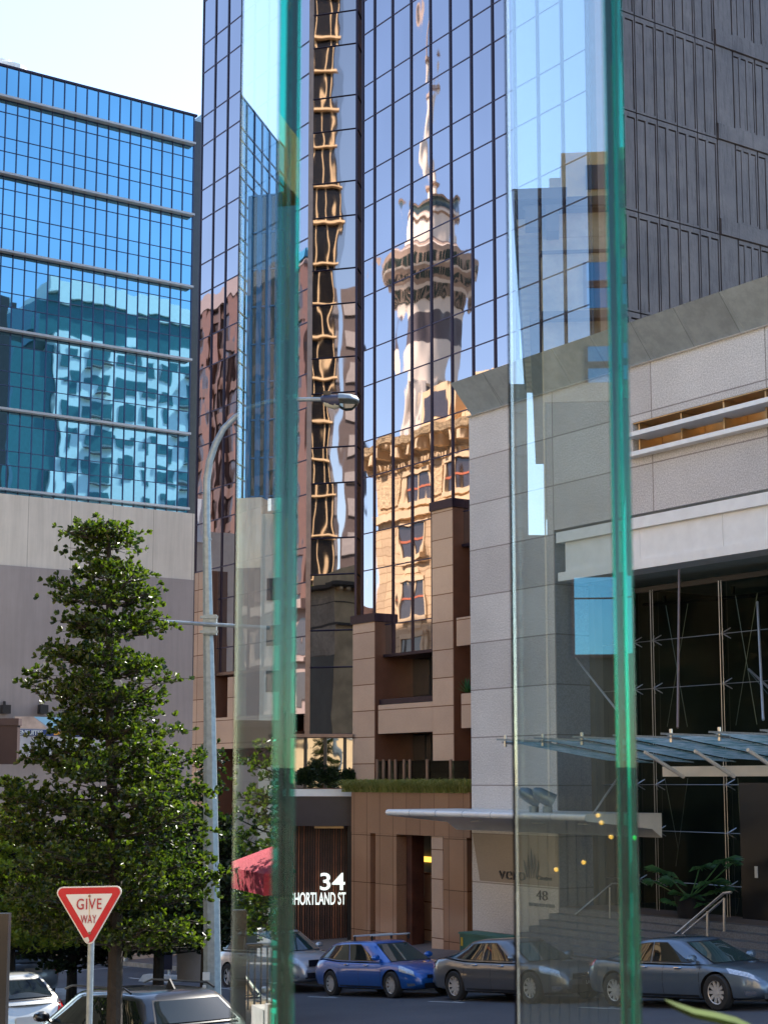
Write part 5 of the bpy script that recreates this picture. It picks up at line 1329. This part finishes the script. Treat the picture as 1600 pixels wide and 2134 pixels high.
m = MB(); m.bar((-3.77, Yr, zr0), (-2.93, Yr, zr0), .02, 8); m.build('rail', m_dark, rl)
wd_ = thing('white_planter', (-3.45, Yr - .4, zr1_ - .9), 'white planter box beyond the left edge, mirrored low in the left fin', 'planter')
for i in range(5): m = MB(); m.box(-3.70 + i * .15, -3.56 + i * .15, Yr - .5, Yr - .42, zr1_ - .9, zr1_); m.build('board', m_kerb, wd_)
m = MB(); m.box(-3.7, -2.95, Yr - .415, Yr - .1, zr1_ - .9, zr1_ - .05); m.build('trough', m_kerb, wd_)
# splitter island, blue arrow disc, kerb stones, bollards
s_, v_ = pg(110, 2083)
isl = MB(); isl.lathe(W(s_, v_, zs(s_)), [(1.35, -.1), (1.32, .13), (1.1, .15), (0.01, .15)], 26); isl.v = [tuple(Vector(W(s_, v_, 0)) + (Vector((p[0], p[1], 0)) - Vector((W(s_, v_, 0).x, W(s_, v_, 0).y, 0))) * 1.0 + Vector((0, 0, p[2]))) for p in isl.v]
io = tag(isl.build('traffic_island', M('pale_concrete', (.45, .44, .41), .85, var=.2, sc=4)), 'round pale concrete traffic island with an orange marker stub', 'traffic island')
c = W(s_ - .3, v_ + .1, zs(s_) + .15)
m = MB(); m.bar(c, c + Vector((0, 0, .28)), .07, 10); m.build('marker_stub', M('orange_plastic', (.6, .12, .03), .5), io); m = MB(); m.bar(c + Vector((0, 0, .28)), c + Vector((0, 0, .5)), .06, 10); m.build('marker_top', m_signw, io)
p = pg(85, 2062); c = W(p[0], p[1], zs(p[0]) + .17)
m = MB(); m.lathe(c, [(0.01, .02), (.34, .02), (.34, 0), (0.01, 0)], 24); ba = tag(m.build('keep_left_disc', M('sign_blue_disc', (.02, .22, .65), .4)), 'blue keep left disc lying flat on the traffic island', 'road sign')
m = MB(); m.prism([c + Vector((x, y, .022)) for x, y in ((-.2, -.04), (.05, -.04), (.05, -.12), (.22, .0), (.05, .12), (.05, .04), (-.2, .04))], (0, 0, .003)); m.build('arrow', m_signw, ba)
for x0, x1, lab in ((288, 358, 'left of the two pale kerb blocks at the crossing'), (362, 440, 'right of the two pale kerb blocks by the lamp post')):
    a = pg(x0, 2046); b = pg(x1, 2050); m = MB(); zz_ = zs(a[0]) ; A = W(a[0], a[1], zz_); B = W(b[0], b[1], zs(b[0])); d = (B - A).normalized(); n_ = Vector((-d.y, d.x, 0)) * .45
    m.hexa([A, B, B + n_, A + n_, A + Vector((0, 0, .2)) + d * .15 + n_ * .15, B + Vector((0, 0, .2)) - d * .1 + n_ * .15, B + n_ + Vector((0, 0, .2)), A + n_ + Vector((0, 0, .2))]); tag(m.build('kerb_block', bpy.data.materials['pale_concrete']), lab, 'kerb', 'pale kerb blocks')
p = pg(329, 2040); c = W(p[0], p[1] + .4, ground(p[0], 25)); sg2 = thing('marker_sign', c, 'dark rectangular marker board on a white post beyond the crossing', 'road sign')
hgt = (2045 - 1990) * c.y / 3361; m = MB(); m.bar(c, c + Vector((0, 0, hgt)), .05, 8); m.build('post', m_signw, sg2)
m = MB(); m.box(c.x - .17, c.x + .1, c.y - .1, c.y - .06, c.z + hgt * .3, c.z + hgt); m.build('board', m_navy, sg2)
p = (-48.5, 25.8); 
for px, lab in ((262, 'steel bollard on the far pavement right of the tree trunk'), (137, 'steel bollard on the far pavement left of the tree trunk')):
    P_ = at(px, 2003, 56); z_ = P_.z; m = MB(); m.lathe((P_.x, 56, z_), [(.09, 0), (.09, 1.05), (.05, 1.1), (.001, 1.1)], 12); tag(m.build('bollard', m_steel, smooth='auto'), lab, 'bollard', 'steel bollards')
P_ = at(405, 2020, 40); m = MB(); m.lathe((P_.x, 40, at(405, 2042, 40).z), [(.42, 0), (.45, .9), (.40, .92), (.36, .8), (.01, .8)], 20); tag(m.build('round_planter', M('planter_concrete', (.32, .25, .21), .8), smooth='auto'), 'round brown concrete planter beside the lamp post', 'planter')
# shops at the foot of the far side, behind the trees
sh = thing('brown_shopfront', at(300, 1990, 60), 'dark brown shopfront low behind the trees', 'shop')
m = MB(); a = at(236, 2003, 59); b = at(404, 1800, 59); m.box(a.x, b.x, 59, 62, a.z - .5, b.z); m.build('wall', m_side, sh)
for x0, x1 in ((250, 272), (282, 335), (350, 395)): m = MB(); fb(m, x0, 1870, x1, 1985, 58.9, .08); m.build('window', m_dark, sh)
m = MB(); fb(m, 236, 1985, 404, 2000, 58.8, .3); m.build('plinth', m_gran, sh)
sh2 = thing('slatted_shopfront', at(30, 1990, 62), 'pale slatted hoarding and dark shopfront behind the trees at the left', 'shop')
m = MB(); a = at(-150, 2010, 62); b = at(232, 1850, 62); m.box(a.x, b.x, 62, 64, a.z - .5, b.z); m.build('wall', m_lobby, sh2)
m = MB(); x = at(-40, 1900, 61.9).x
while x < at(64, 1900, 61.9).x: m.box(x, x + .2, 61.8, 61.9, at(0, 1965, 62).z, at(0, 1868, 62).z); x += .24
m.build('slat_fence', M('pale_slats', (.45, .40, .33), .7, var=.15), sh2)
m = MB(); fb(m, 66, 1955, 120, 1993, 61.7, .2); m.build('stall_riser', m_gran, sh2)
# agave leaf near the camera at the right
ya = 2.95; pl = thing('succulent_plant', at(1500, 2700, ya + .2), 'thick curved green succulent leaf rising in front of the cars at the bottom right', 'plant')
m = MB()
def agave(pts, wmax):
    n = len(pts); k0 = len(m.v)
    for i, p in enumerate(pts):
        t = i / (n - 1); w_ = wmax * math.sin(min(1, (1 - t) * 1.6 + .04) * math.pi / 2); d = (pts[min(i + 1, n - 1)] - pts[max(i - 1, 0)]).normalized(); s_ = Vector((.25, .95, .1)).normalized() * w_; up = Vector((0, 0, 1)) - d * d.z; up.normalize()
        m.v += [tuple(p - s_ + up * w_ * .42), tuple(p), tuple(p + s_ + up * w_ * .42), tuple(p - up * w_ * .28)]
    for i in range(n - 1):
        for j in range(4): a_ = k0 + i * 4 + j; b_ = k0 + i * 4 + (j + 1) % 4; m.f.append([a_, b_, b_ + 4, a_ + 4]); m.m.append(0)
agave([at(x, y, ya + d_) for x, y, d_ in ((1640, 2215, .1), (1580, 2160, .06), (1530, 2136, .03), (1490, 2126, .0), (1445, 2117, -.02), (1412, 2103, -.03), (1394, 2092, -.03), (1384, 2084, -.03))], .020)
m.build('leaf', m_agave, pl, smooth=True)
m = MB(); agave([at(x, y, ya + .2) for x, y in ((1640, 2240), (1700, 2200), (1760, 2150), (1800, 2090), (1820, 2030))], .03); m.build('leaf', m_agave, pl, smooth=True)
m = MB(); pb_ = at(1650, 2260, ya + .15); m.lathe((pb_.x, pb_.y, -1.62), [(.16, 0), (.24, abs(-1.62 - pb_.z)), (.2, abs(-1.62 - pb_.z)), (.01, abs(-1.62 - pb_.z) - .05)], 18); m.build('pot', m_kerb, pl, smooth='auto')
# ------------------------------------------------------------------ cars
def lin(tab, x):
    if x <= tab[0][0]: return tab[0][1]
    for a, b in zip(tab, tab[1:]):
        if x <= b[0]:
            t = (x - a[0]) / (b[0] - a[0]); t = t * t * (3 - 2 * t) if tab is not None and len(a) > 2 else t
            return a[1] + (b[1] - a[1]) * t
    return tab[-1][1]
m_tyre = M('tyre_rubber', (.02, .02, .02), .8, var=.1); m_alloy = M('alloy_rim', (.62, .62, .61), .3, .35, .05)
m_cglass = M('car_glass', (.008, .012, .012), .02, var=0, spec=.5, coat=.0); m_wscr = M('windscreen_glass', (.03, .055, .052), .02, var=0, spec=1.0, coat=.6)
m_chrome = M('chrome', (.7, .7, .72), .1, 1.0, 0); m_lens = M('headlight_lens', (.5, .55, .6), .08, .4, .3, 30); m_tail = M('tail_light_lens', (.55, .01, .015), .12, var=.2, sc=20, coat=1)
m_plate = M('number_plate', (.5, .5, .48), .5, var=0); m_arch = M('wheel_well', (.006, .006, .006), .9, var=0)
def paint(name, col, metal=.55):
    return M(name, col, .32, metal, .03, coat=1.0)
def car(spec, label, loc, head, pitch, mpaint, group='cars parked along the far kerb', name='parked_car', plate='', cat='car'):
    L, Wd, H, wb, fo, wr = spec['L'], spec['W'], spec['H'], spec['wb'], spec['fo'], spec['wr']
    root = bpy.data.objects.new(name, None); COL.objects.link(root); tag(root, label, cat, group); root['_local'] = 1
    root.location = loc
    hx = Vector((math.cos(head), math.sin(head), 0)); 
    root.rotation_euler = (Matrix.Rotation(head, 4, 'Z') @ Matrix.Rotation(-pitch, 4, 'Y')).to_euler()
    # local: x forward, origin = mid wheelbase on the ground
    xf = wb / 2 + fo; xr = xf - L; ax_f, ax_r = wb / 2, -wb / 2
    zt = lambda x: lin(spec['top'], (x - xr) / L)
    wt_ = [(0, .74), (.02, .84), (.06, .92), (.16, .98), (.35, 1), (.7, 1), (.84, .97), (.93, .90), (.975, .80), (1, .66)]
    wdt = lambda x: Wd / 2 * lin(wt_, (x - xr) / L)
    zb = lambda x: lin([(0, .34), (.05, .26), (.2, .2), (.8, .18), (.95, .2), (1, .28)], (x - xr) / L)
    def sec(x):
        w_, t, b = wdt(x), zt(x), zb(x); h = t - b
        return [(0, b), (w_ * .8, b), (w_ * .95, b + .05), (w_ * .985, b + h * .22), (w_, b + h * .48), (w_ * .985, b + h * .66), (w_ * .965, b + h * .80), (w_ * .90, b + h * .91), (w_ * .78, b + h * .965), (w_ * .45, b + h * .995), (0, t)]
    def bs(x, q, off=.0):     # body side point at section parameter q in 0..10
        s = sec(x); i = min(int(q), 9); f = q - i; y = s[i][0] + (s[i + 1][0] - s[i][0]) * f; z = s[i][1] + (s[i + 1][1] - s[i][1]) * f
        dy, dz = s[i + 1][0] - s[i][0], s[i + 1][1] - s[i][1]; l = math.hypot(dy, dz) or 1
        return Vector((x, y + dz / l * off, z - dy / l * off))
    def build_local(m, nm, mt, sm='auto', par=None):
        o = m.build(nm, mt, None, sm); o.parent = par or root; return o
    N = 44; xs_ = sorted(set([xr + L * i / N for i in range(N + 1)] + [xr + .015, xf - .015])); m = MB(); n = 11
    for x in xs_:
        s = sec(x)
        if x == xs_[0] or x == xs_[-1]: s = [(a * .93, b * .97 + .02) for a, b in s]
        ring = [(y, z) for y, z in s] + [(-y, z) for y, z in s[1:-1][::-1]]
        m.v += [(x, y, z) for y, z in ring]
    nr = 20
    for i in range(len(xs_) - 1):
        for j in range(nr): a = i * nr + j; b = i * nr + (j + 1) % nr; m.f.append([a, b, b + nr, a + nr]); m.m.append(0)
    m.f.append(list(range(nr))[::-1]); m.m.append(0); m.f.append([(len(xs_) - 1) * nr + j for j in range(nr)]); m.m.append(0)
    body = m.build('body', mpaint, None)
    bm = bmesh.new(); bm.from_mesh(body.data); bmesh.ops.recalc_face_normals(bm, faces=bm.faces); bm.to_mesh(body.data); bm.free()
    ct = MB()
    for ax in (ax_f, ax_r):
        for sy in (-1, 1): ct.bar((ax, sy * (Wd / 2 - .34), wr), (ax, sy * (Wd / 2 + .2), wr), wr + .055, 28)
    cut = ct.build('cutter', m_arch, None)
    bm = bmesh.new(); bm.from_mesh(cut.data); bmesh.ops.recalc_face_normals(bm, faces=bm.faces); bm.to_mesh(cut.data); bm.free()
    md = body.modifiers.new('b', 'BOOLEAN'); md.operation = 'DIFFERENCE'; md.object = cut; md.solver = 'EXACT'
    try: md.material_mode = 'TRANSFER'
    except Exception: pass
    dg = bpy.context.evaluated_depsgraph_get(); me = bpy.data.meshes.new_from_object(body.evaluated_get(dg))
    body.modifiers.clear(); body.data = me; bpy.data.objects.remove(cut)
    bm = bmesh.new(); bm.from_mesh(me)
    for f in bm.faces: f.smooth = True
    for e in bm.edges:
        if len(e.link_faces) == 2 and e.calc_face_angle(0) > R(32): e.smooth = False
    bm.to_mesh(me); bm.free(); body.parent = root
    # greenhouse
    g = spec['gh']; xb0, xb1, xt1, xt0 = [xr + L * v for v in g['x']]     # rear base, rear roof, front roof, front base
    hb, hr_ = Wd / 2 * .90, Wd / 2 * .70
    def roofz(x):
        u_ = (x - xb1) / (xt1 - xb1); u_ = max(-.5, min(1.5, u_)); return H - .035 - .09 * (u_ - g.get('pk', .6)) ** 2 - g.get('rs', 0) * max(0, .6 - u_) ** 2
    def belt(x): return zt(x) - .03
    def gx(t, side): return (xb0 + (xb1 - xb0) * t) if side == 0 else (xt0 + (xt1 - xt0) * t)
    def gpnt(u_, t, sgn, off=0.0):       # side surface, u 0 rear .. 1 front
        x = gx(t, 0) + (gx(t, 1) - gx(t, 0)) * u_; z0, z1 = belt(x), roofz(x) - .05
        tt_ = t; y = hb + (hr_ - hb) * tt_; y -= .10 * (2 * u_ - 1) ** 4 + .02 * (2 * u_ - 1) ** 2
        return Vector((x, sgn * (y + off), z0 + (z1 - z0) * t + off * .3))
    m = MB(); NU, NT = 16, 6; rows_ = []
    for t in [i / NT for i in range(NT + 1)]:
        row = [gpnt(i / NU, t, 1) for i in range(NU + 1)]
        xf_, xr__ = row[-1], row[0]; fr_ = [Vector((xf_.x + .10 * (1 - (1 - 2 * k_ / 8) ** 2), xf_.y * (1 - 2 * k_ / 8), xf_.z + .0)) for k_ in range(1, 8)]
        rr_ = [Vector((xr__.x - .08 * (1 - (1 - 2 * k_ / 8) ** 2), -xr__.y * (1 - 2 * k_ / 8), xr__.z)) for k_ in range(1, 8)]
        ring = row + fr_ + [Vector((p.x, -p.y, p.z)) for p in row[::-1]] + rr_
        rows_.append(ring)
    n = len(rows_[0])
    last = rows_[-1]; cx = (gx(1, 0) + gx(1, 1)) / 2
    for f_, dz in ((.90, .035), (.7, .052), (.35, .06)):
        rows_.append([Vector((cx + (p.x - cx) * (.5 + .5 * f_ if f_ > .5 else f_ + .3), p.y * f_, roofz(cx + (p.x - cx) * f_) - .05 + dz)) for p in last])
    for r_ in rows_: m.v += [tuple(p) for p in r_]
    for i in range(len(rows_) - 1):
        for j in range(n): a = i * n + j; b = i * n + (j + 1) % n; m.f.append([a, b, b + n, a + n]); m.m.append(0)
    m.f.append([(len(rows_) - 1) * n + j for j in range(n)]); m.m.append(0)
    build_local(m, 'roof', spec.get('roofmat', mpaint), True)
    # side windows
    def patch(u0, u1, t0, t1, sgn, off, nu=6, nt=3, sl0=0, sl1=0):
        k0 = len(m.v)
        for j in range(nt + 1):
            t = t0 + (t1 - t0) * j / nt; f = j / nt
            for i in range(nu + 1):
                a = u0 + sl0 * f; b = u1 + sl1 * f; m.v.append(tuple(gpnt(a + (b - a) * i / nu, t, sgn, off)))
        for j in range(nt):
            for i in range(nu): a = k0 + j * (nu + 1) + i; m.f.append([a, a + 1, a + nu + 2, a + nu + 1]); m.m.append(0)
    for sgn in (-1, 1):
        for (u0, u1, s0, s1) in g['win']:
            m = MB(); patch(u0 - .008, u1 + .008, .04, .955, sgn, .004, sl0=s0, sl1=s1); build_local(m, 'window_frame', m_dark, True)
            m = MB(); patch(u0, u1, .09, .91, sgn, .008, sl0=s0, sl1=s1); build_local(m, 'side_window', m_cglass, True)
    def wscreen(front, t0, t1, wf, off, mt, nm):
        m = MB(); k_ = 1 if front else -1
        for j in range(5):
            t = t0 + (t1 - t0) * j / 4; p = gpnt(1 if front else 0, t, 1); bow = .10 if front else .08
            for i in range(9):
                c_ = (1 - 2 * i / 8) * wf; m.v.append((p.x + k_ * (bow * (1 - c_ * c_) + off), p.y * c_, p.z + off * .8))
        for j in range(4):
            for i in range(8): a = j * 9 + i; m.f.append([a, a + 1, a + 10, a + 9]); m.m.append(0)
        return build_local(m, nm, mt, True)
    wscreen(True, .02, .98, .93, .006, m_dark, 'windscreen_frame'); wscreen(True, .05, .93, .90, .012, m_wscr, 'windscreen')
    wscreen(False, .1, .97, .90, .006, m_dark, 'rear_window_frame'); wscreen(False, .16, .92, .85, .012, m_cglass, 'rear_window')
    # body patches
    def bpatch(x0, x1, q0, q1, sgn, off, nm, mt, nx=5, nq=4, sl=0):
        m = MB()
        for j in range(nq + 1):
            for i in range(nx + 1):
                f = j / nq; p = bs(x0 + (x1 - x0) * i / nx + sl * f, q0 + (q1 - q0) * f, off); m.v.append((p.x, sgn * p.y, p.z))
        for j in range(nq):
            for i in range(nx): a = j * (nx + 1) + i; m.f.append([a, a + 1, a + nx + 2, a + nx + 1]); m.m.append(0)
        return build_local(m, nm, mt, True)
    for sgn in (-1, 1):
        for xd in spec['doors']: bpatch(xd, xd + .012, 2.2, 7.6, sgn, .003, 'door_gap', m_dark, 1, 8)
        bpatch(ax_r + wr + .12, ax_f - wr - .12, 1.4, 2.5, sgn, .006, 'sill', spec.get('sill', m_dark), 6, 2)
        for xd in spec['handles']:
            p = bs(xd, 6.3, .03); m = MB(); m.tube([Vector((xd - .09, sgn * (p.y - .03), p.z)), Vector((xd - .07, sgn * p.y, p.z)), Vector((xd + .07, sgn * p.y, p.z)), Vector((xd + .09, sgn * (p.y - .03), p.z))], .016, 6); build_local(m, 'door_handle', spec.get('handle', m_chrome))
        h_ = spec['hl']; bpatch(xf - h_[1], xf - h_[0], h_[2], h_[3], sgn, .008, 'headlight', m_lens, 6, 3, sl=h_[4])
        h_ = spec['tl']; bpatch(xr + h_[0], xr + h_[1], h_[2], h_[3], sgn, .008, 'tail_light', m_tail, 5, 3)
        bpatch(xf - .34, xf - .12, 2.7, 3.4, sgn, .006, 'fog_lamp', m_chrome, 3, 2)
        # mirrors
        p = gpnt(.93, .12, sgn); m = MB(); c_ = p + Vector((-.06, sgn * .13, .07)); prof_ = [(-.055, .05), (-.03, .085), (.03, .09), (.065, .05)]
        k0 = len(m.v)
        for xx, rr_ in prof_:
            for j in range(10): t = 2 * math.pi * j / 10; m.v.append((c_.x + xx, c_.y + 1.35 * rr_ * math.cos(t), c_.z + rr_ * .85 * math.sin(t)))
        for i in range(3):
            for j in range(10): a = k0 + i * 10 + j; b = k0 + i * 10 + (j + 1) % 10; m.f.append([a, b, b + 10, a + 10]); m.m.append(0)
        m.f.append([k0 + j for j in range(10)]); m.m.append(0); m.f.append([k0 + 30 + j for j in range(10)]); m.m.append(0)
        m.bar(p + Vector((0, -sgn * .02, -.0)), c_, .022, 6); build_local(m, 'door_mirror', spec.get('mirrormat', mpaint))
    # front grille, lower intake, plates, badge
    def front(y0, y1, z0, z1, nm, mt, d=.02, rear=False):
        m = MB(); nn = 8
        for z in (z0, z1):
            for i in range(nn + 1):
                y = y0 + (y1 - y0) * i / nn
                # find x where body side half width equals |y|
                x = xf - .0; lo, hi = (xf - .5, xf) if not rear else (xr + .5, xr)
                for _ in range(16):
                    mid = (lo + hi) / 2
                    if wdt(mid) * .93 > abs(y): lo = mid
                    else: hi = mid
                m.v.append((lo + (d if not rear else -d), y, z))
        for i in range(nn): m.f.append([i, i + 1, i + nn + 2, i + nn + 1]); m.m.append(0)
        return build_local(m, nm, mt, False)
    gq = spec['gr']; front(-gq[0], gq[0], gq[1], gq[2], 'grille', m_dark); front(-gq[3], gq[3], gq[4], gq[5], 'lower_intake', m_dark)
    for i in range(3): z = gq[1] + (gq[2] - gq[1]) * (i + .5) / 3; front(-gq[0] * .92, gq[0] * .92, z - .008, z + .008, 'grille_bar', m_chrome if spec.get('gb', 1) else m_dark, .026)
    front(-.25, .25, spec['pz'] - .06, spec['pz'] + .06, 'number_plate', m_ink if plate else m_plate, .034)
    m = MB(); m.bar((xf + .02, 0, gq[2] - .03), (xf + .04, 0, gq[2] - .03), .055, 14); build_local(m, 'badge', m_chrome)
    front(-.25, .25, spec.get('rpz', .75) - .06, spec.get('rpz', .75) + .06, 'rear_plate', m_plate, .034, True)
    if plate:
        t_ = text(plate, 'plate_characters', m_signw, None, (0, 0, 0), (1, 0, 0), .085, .85, .002, bold=.01, align='CENTER')
        for vv in t_.data.vertices: c_ = vv.co.copy(); vv.co = (xf + .045 - c_.y * 0, c_.x, spec['pz'] - .042 + c_.z)
        t_.parent = root
    # wheels
    for ax in (ax_f, ax_r):
        for sy in (-1, 1):
            wh = bpy.data.objects.new('wheel', None); COL.objects.link(wh); wh.parent = root; wh.location = (ax, sy * (Wd / 2 - .11), wr)
            m = MB(); tw = .105; pf = [(wr * .66, -tw), (wr * .93, -tw), (wr * .99, -tw * .75), (wr, -tw * .4), (wr, tw * .4), (wr * .99, tw * .75), (wr * .93, tw), (wr * .66, tw), (wr * .64, 0), (wr * .66, -tw)]
            for r_, y in pf:
                for j in range(32): t = 2 * math.pi * j / 32; m.v.append((r_ * math.cos(t), y, r_ * math.sin(t)))
            for i in range(len(pf) - 1):
                for j in range(32): a = i * 32 + j; b = i * 32 + (j + 1) % 32; m.f.append([a, b, b + 32, a + 32]); m.m.append(0)
            build_local(m, 'tyre', m_tyre, 'auto', wh)
            m = MB(); yo = sy * tw * .8; ri = wr * .68
            for r0, r1, ya_, yb_ in ((ri, ri * .9, yo, yo - sy * .015),):
                for j in range(32):
                    t0 = 2 * math.pi * j / 32; t1 = 2 * math.pi * (j + 1) / 32; k0 = len(m.v)
                    m.v += [(r0 * math.cos(t0), ya_, r0 * math.sin(t0)), (r0 * math.cos(t1), ya_, r0 * math.sin(t1)), (r1 * math.cos(t1), yb_, r1 * math.sin(t1)), (r1 * math.cos(t0), yb_, r1 * math.sin(t0))]; m.f.append([k0, k0 + 1, k0 + 2, k0 + 3]); m.m.append(0)
            ns = spec['spokes']
            for j in range(ns):
                t = 2 * math.pi * j / ns; d_ = Vector((math.cos(t), 0, math.sin(t))); e_ = Vector((-math.sin(t), 0, math.cos(t))); w0, w1 = .028, (.05 if ns <= 7 else .032)
                a_ = Vector((0, yo - sy * .02, 0)); m.hexa([a_ + e_ * w0 + d_ * .03, a_ - e_ * w0 + d_ * .03, a_ - e_ * w1 + d_ * ri * .93, a_ + e_ * w1 + d_ * ri * .93, a_ + e_ * w0 + Vector((0, -sy * .03, 0)) + d_ * .03, a_ - e_ * w0 + Vector((0, -sy * .03, 0)) + d_ * .03, a_ - e_ * w1 + d_ * ri * .93 + Vector((0, -sy * .03, 0)), a_ + e_ * w1 + d_ * ri * .93 + Vector((0, -sy * .03, 0))])
            m.bar((0, yo - sy * .04, 0), (0, yo - sy * .008, 0), .055, 14); build_local(m, 'rim', m_alloy, None, wh)
            m = MB(); m.bar((0, yo - sy * .10, 0), (0, yo - sy * .075, 0), ri * .97, 24); build_local(m, 'brake_disc', m_arch, None, wh)
    return root
HEAD = math.atan2(U2.y, U2.x); PIT = math.atan(.087)
hatch = dict(L=4.5, W=1.76, H=1.47, wb=2.64, fo=.90, wr=.325, top=[(0, .62), (.02, .86), (.05, .97), (.12, 1.0), (.3, .93), (.66, .90), (.74, .89), (.86, .83), (.94, .72), (.985, .60), (1, .5)],
    gh=dict(x=(.03, .13, .56, .745), pk=.55, rs=.10, win=[(.035, .19, .07, .0), (.21, .50, .0, -.0), (.53, .86, 0, -.10)]), doors=(-.98, -.02, .98), handles=(-.62, .30), hl=(.12, .62, 5.6, 7.2, -.10), tl=(.02, .26, 5.0, 7.5), gr=(.42, .48, .56, .5, .24, .36), pz=.42, spokes=10, rpz=.6)
sedan = dict(L=4.82, W=1.82, H=1.47, wb=2.775, fo=.98, wr=.345, top=[(0, .70), (.015, .92), (.05, 1.01), (.14, 1.03), (.3, .95), (.66, .91), (.74, .91), (.86, .85), (.945, .76), (.985, .64), (1, .52)],
    gh=dict(x=(.10, .27, .575, .745), pk=.5, rs=.08, win=[(.05, .17, .08, .02), (.19, .50, .0, .0), (.53, .86, 0, -.09)]), doors=(-1.02, -.0, 1.02), handles=(-.62, .36), hl=(.10, .66, 5.5, 7.3, -.12), tl=(.01, .28, 5.2, 7.6), gr=(.50, .52, .64, .62, .24, .40), pz=.44, spokes=10, rpz=.75, plate='LAD48')
fast = dict(L=4.58, W=1.80, H=1.45, wb=2.70, fo=.96, wr=.345, top=[(0, .72), (.015, .94), (.05, 1.01), (.14, 1.01), (.3, .94), (.66, .90), (.73, .90), (.85, .84), (.94, .75), (.985, .62), (1, .50)],
    gh=dict(x=(.075, .26, .56, .745), pk=.5, rs=.16, win=[(.06, .15, .07, .05), (.17, .50, .0, .0), (.53, .86, 0, -.11)]), doors=(-1.0, .0, 1.02), handles=(-.55, .42), hl=(.06, .66, 6.0, 7.2, -.14), tl=(.01, .34, 5.8, 7.3), gr=(.42, .40, .60, .6, .22, .34), pz=.5, spokes=10, rpz=.75)
suv = dict(L=4.6, W=1.85, H=1.70, wb=2.7, fo=.93, wr=.36, top=[(0, .75), (.015, 1.0), (.05, 1.12), (.12, 1.14), (.3, 1.12), (.66, 1.06), (.74, 1.05), (.87, .98), (.95, .86), (.985, .7), (1, .56)],
    gh=dict(x=(.03, .12, .58, .755), pk=.55, rs=.05, win=[(.035, .20, .05, .0), (.22, .50, .0, .0), (.53, .88, 0, -.10)]), doors=(-.98, -.02, .98), handles=(-.62, .30), hl=(.10, .55, 5.4, 7.2, -.08), tl=(.02, .26, 4.6, 7.3), gr=(.5, .62, .80, .6, .3, .46), pz=.52, spokes=6, rpz=.8, gb=0)
# wheel contact measured in the photograph gives each car its place on the road
VCAR = 24.25
def place(spec, px_r, px_f, label, mat_, plate='', dv=0):
    v = VCAR - .86 + dv     # near side wheel line
    sr = onv(px_r, 2075, v)[0]; sf = onv(px_f, 2085, v)[0]; s = (sr + sf) / 2
    spec = dict(spec); k_ = (sf - sr) / spec['wb']; k_ = min(max(k_, .97), 1.07); spec['L'] *= k_; spec['wb'] *= k_; spec['fo'] *= k_; spec['H'] -= .04; print('wheelbase seen', sf - sr)
    return car(spec, label, W(s, VCAR + dv, zs(s)), HEAD, PIT, mat_, plate=plate)
place(suv, 474, 586, 'silver sport utility car at the left end of the parked row, behind the glass fin', paint('silver_paint', (.50, .50, .52)), 'HBJ82')
bc = place(hatch, 688, 816, 'bright blue hatchback with a roof rack parked in front of the brown granite columns', paint('blue_paint', (.008, .10, .42), .3))
place(sedan, 949, 1110, 'dark grey saloon with ten spoke wheels parked before the grey stone pier', paint('dark_grey_paint', (.13, .14, .155)), 'LAD48')
place(fast, 1278, 1503, 'slate blue grey saloon at the right end of the parked row by the steps', paint('slate_paint', (.12, .165, .22)))
# roof rack of the blue car
for x in (-.55, .25):
    m = MB(); m.bar((x, -.62, 1.53), (x, .62, 1.53), .022, 8); o = m.build('rack_bar', m_alloy); o.parent = bc
    for y in (-.58, .58): m = MB(); m.bar((x, y, 1.40), (x, y, 1.53), .03, 6); o = m.build('rack_foot', m_dark); o.parent = bc
# near side of the street, seen from behind
HB = math.atan2(-U2.y, -U2.x)
wagon = dict(L=4.9, W=1.88, H=1.44, wb=2.9, fo=.9, wr=.34, top=[(0, .60), (.012, .86), (.03, .98), (.1, 1.0), (.3, .98), (.66, .95), (.74, .94), (.86, .87), (.94, .78), (.985, .64), (1, .5)],
    gh=dict(x=(.02, .11, .57, .74), pk=.5, rs=.10, win=[(.03, .22, .06, .0), (.24, .50, .0, .0), (.53, .87, 0, -.10)]), doors=(-1.0, -.02, 1.02), handles=(-.62, .34), hl=(.1, .6, 5.6, 7.2, -.1), tl=(.02, .3, 5.6, 7.6), gr=(.5, .4, .62, .6, .22, .34), pz=.5, spokes=10, rpz=.62)
def near(spec, px, py, v, label, mt, name='parked_car', dh=0):
    # roof point under the pixel
    d = ray(px, py); t = v / d.dot(V2); P_ = d * t; s = P_.dot(U2)
    print(label[:20], 's', s, 'roof z', P_.z, 'ground+H', zs(s) + spec['H'])
    return car(spec, label, W(s, v, zs(s)), HB + dh, -PIT, mt, group='cars on the near side of the street')
w1 = near(wagon, 255, 2060, 10.1, 'black estate car seen from behind, bottom left in front of the lamp post', paint('black_paint', (.004, .004, .006), 0))
m = MB(); m.prism([(-1.75, -.012, 1.40), (-1.62, -.008, 1.53), (-1.50, -.012, 1.41)], (0, .024, 0)); o = m.build('roof_aerial', m_dark); o.parent = w1
for y in (-.62, .62): m = MB(); m.tube([Vector((-1.7, y, 1.38)), Vector((-1.5, y, 1.44)), Vector((.2, y, 1.46)), Vector((.45, y, 1.41))], .015, 6); o = m.build('roof_rail', m_dark); o.parent = w1
w2 = near(dict(hatch), -30, 2040, 11.6, 'pale silver hatchback seen from behind at the left edge', paint('champagne_paint', (.48, .48, .44)))
w3 = near(dict(suv, H=1.75), 5, 2005, 17.2, 'grey utility vehicle with a lit tail lamp behind the silver hatchback', paint('ute_grey_paint', (.22, .25, .28)))
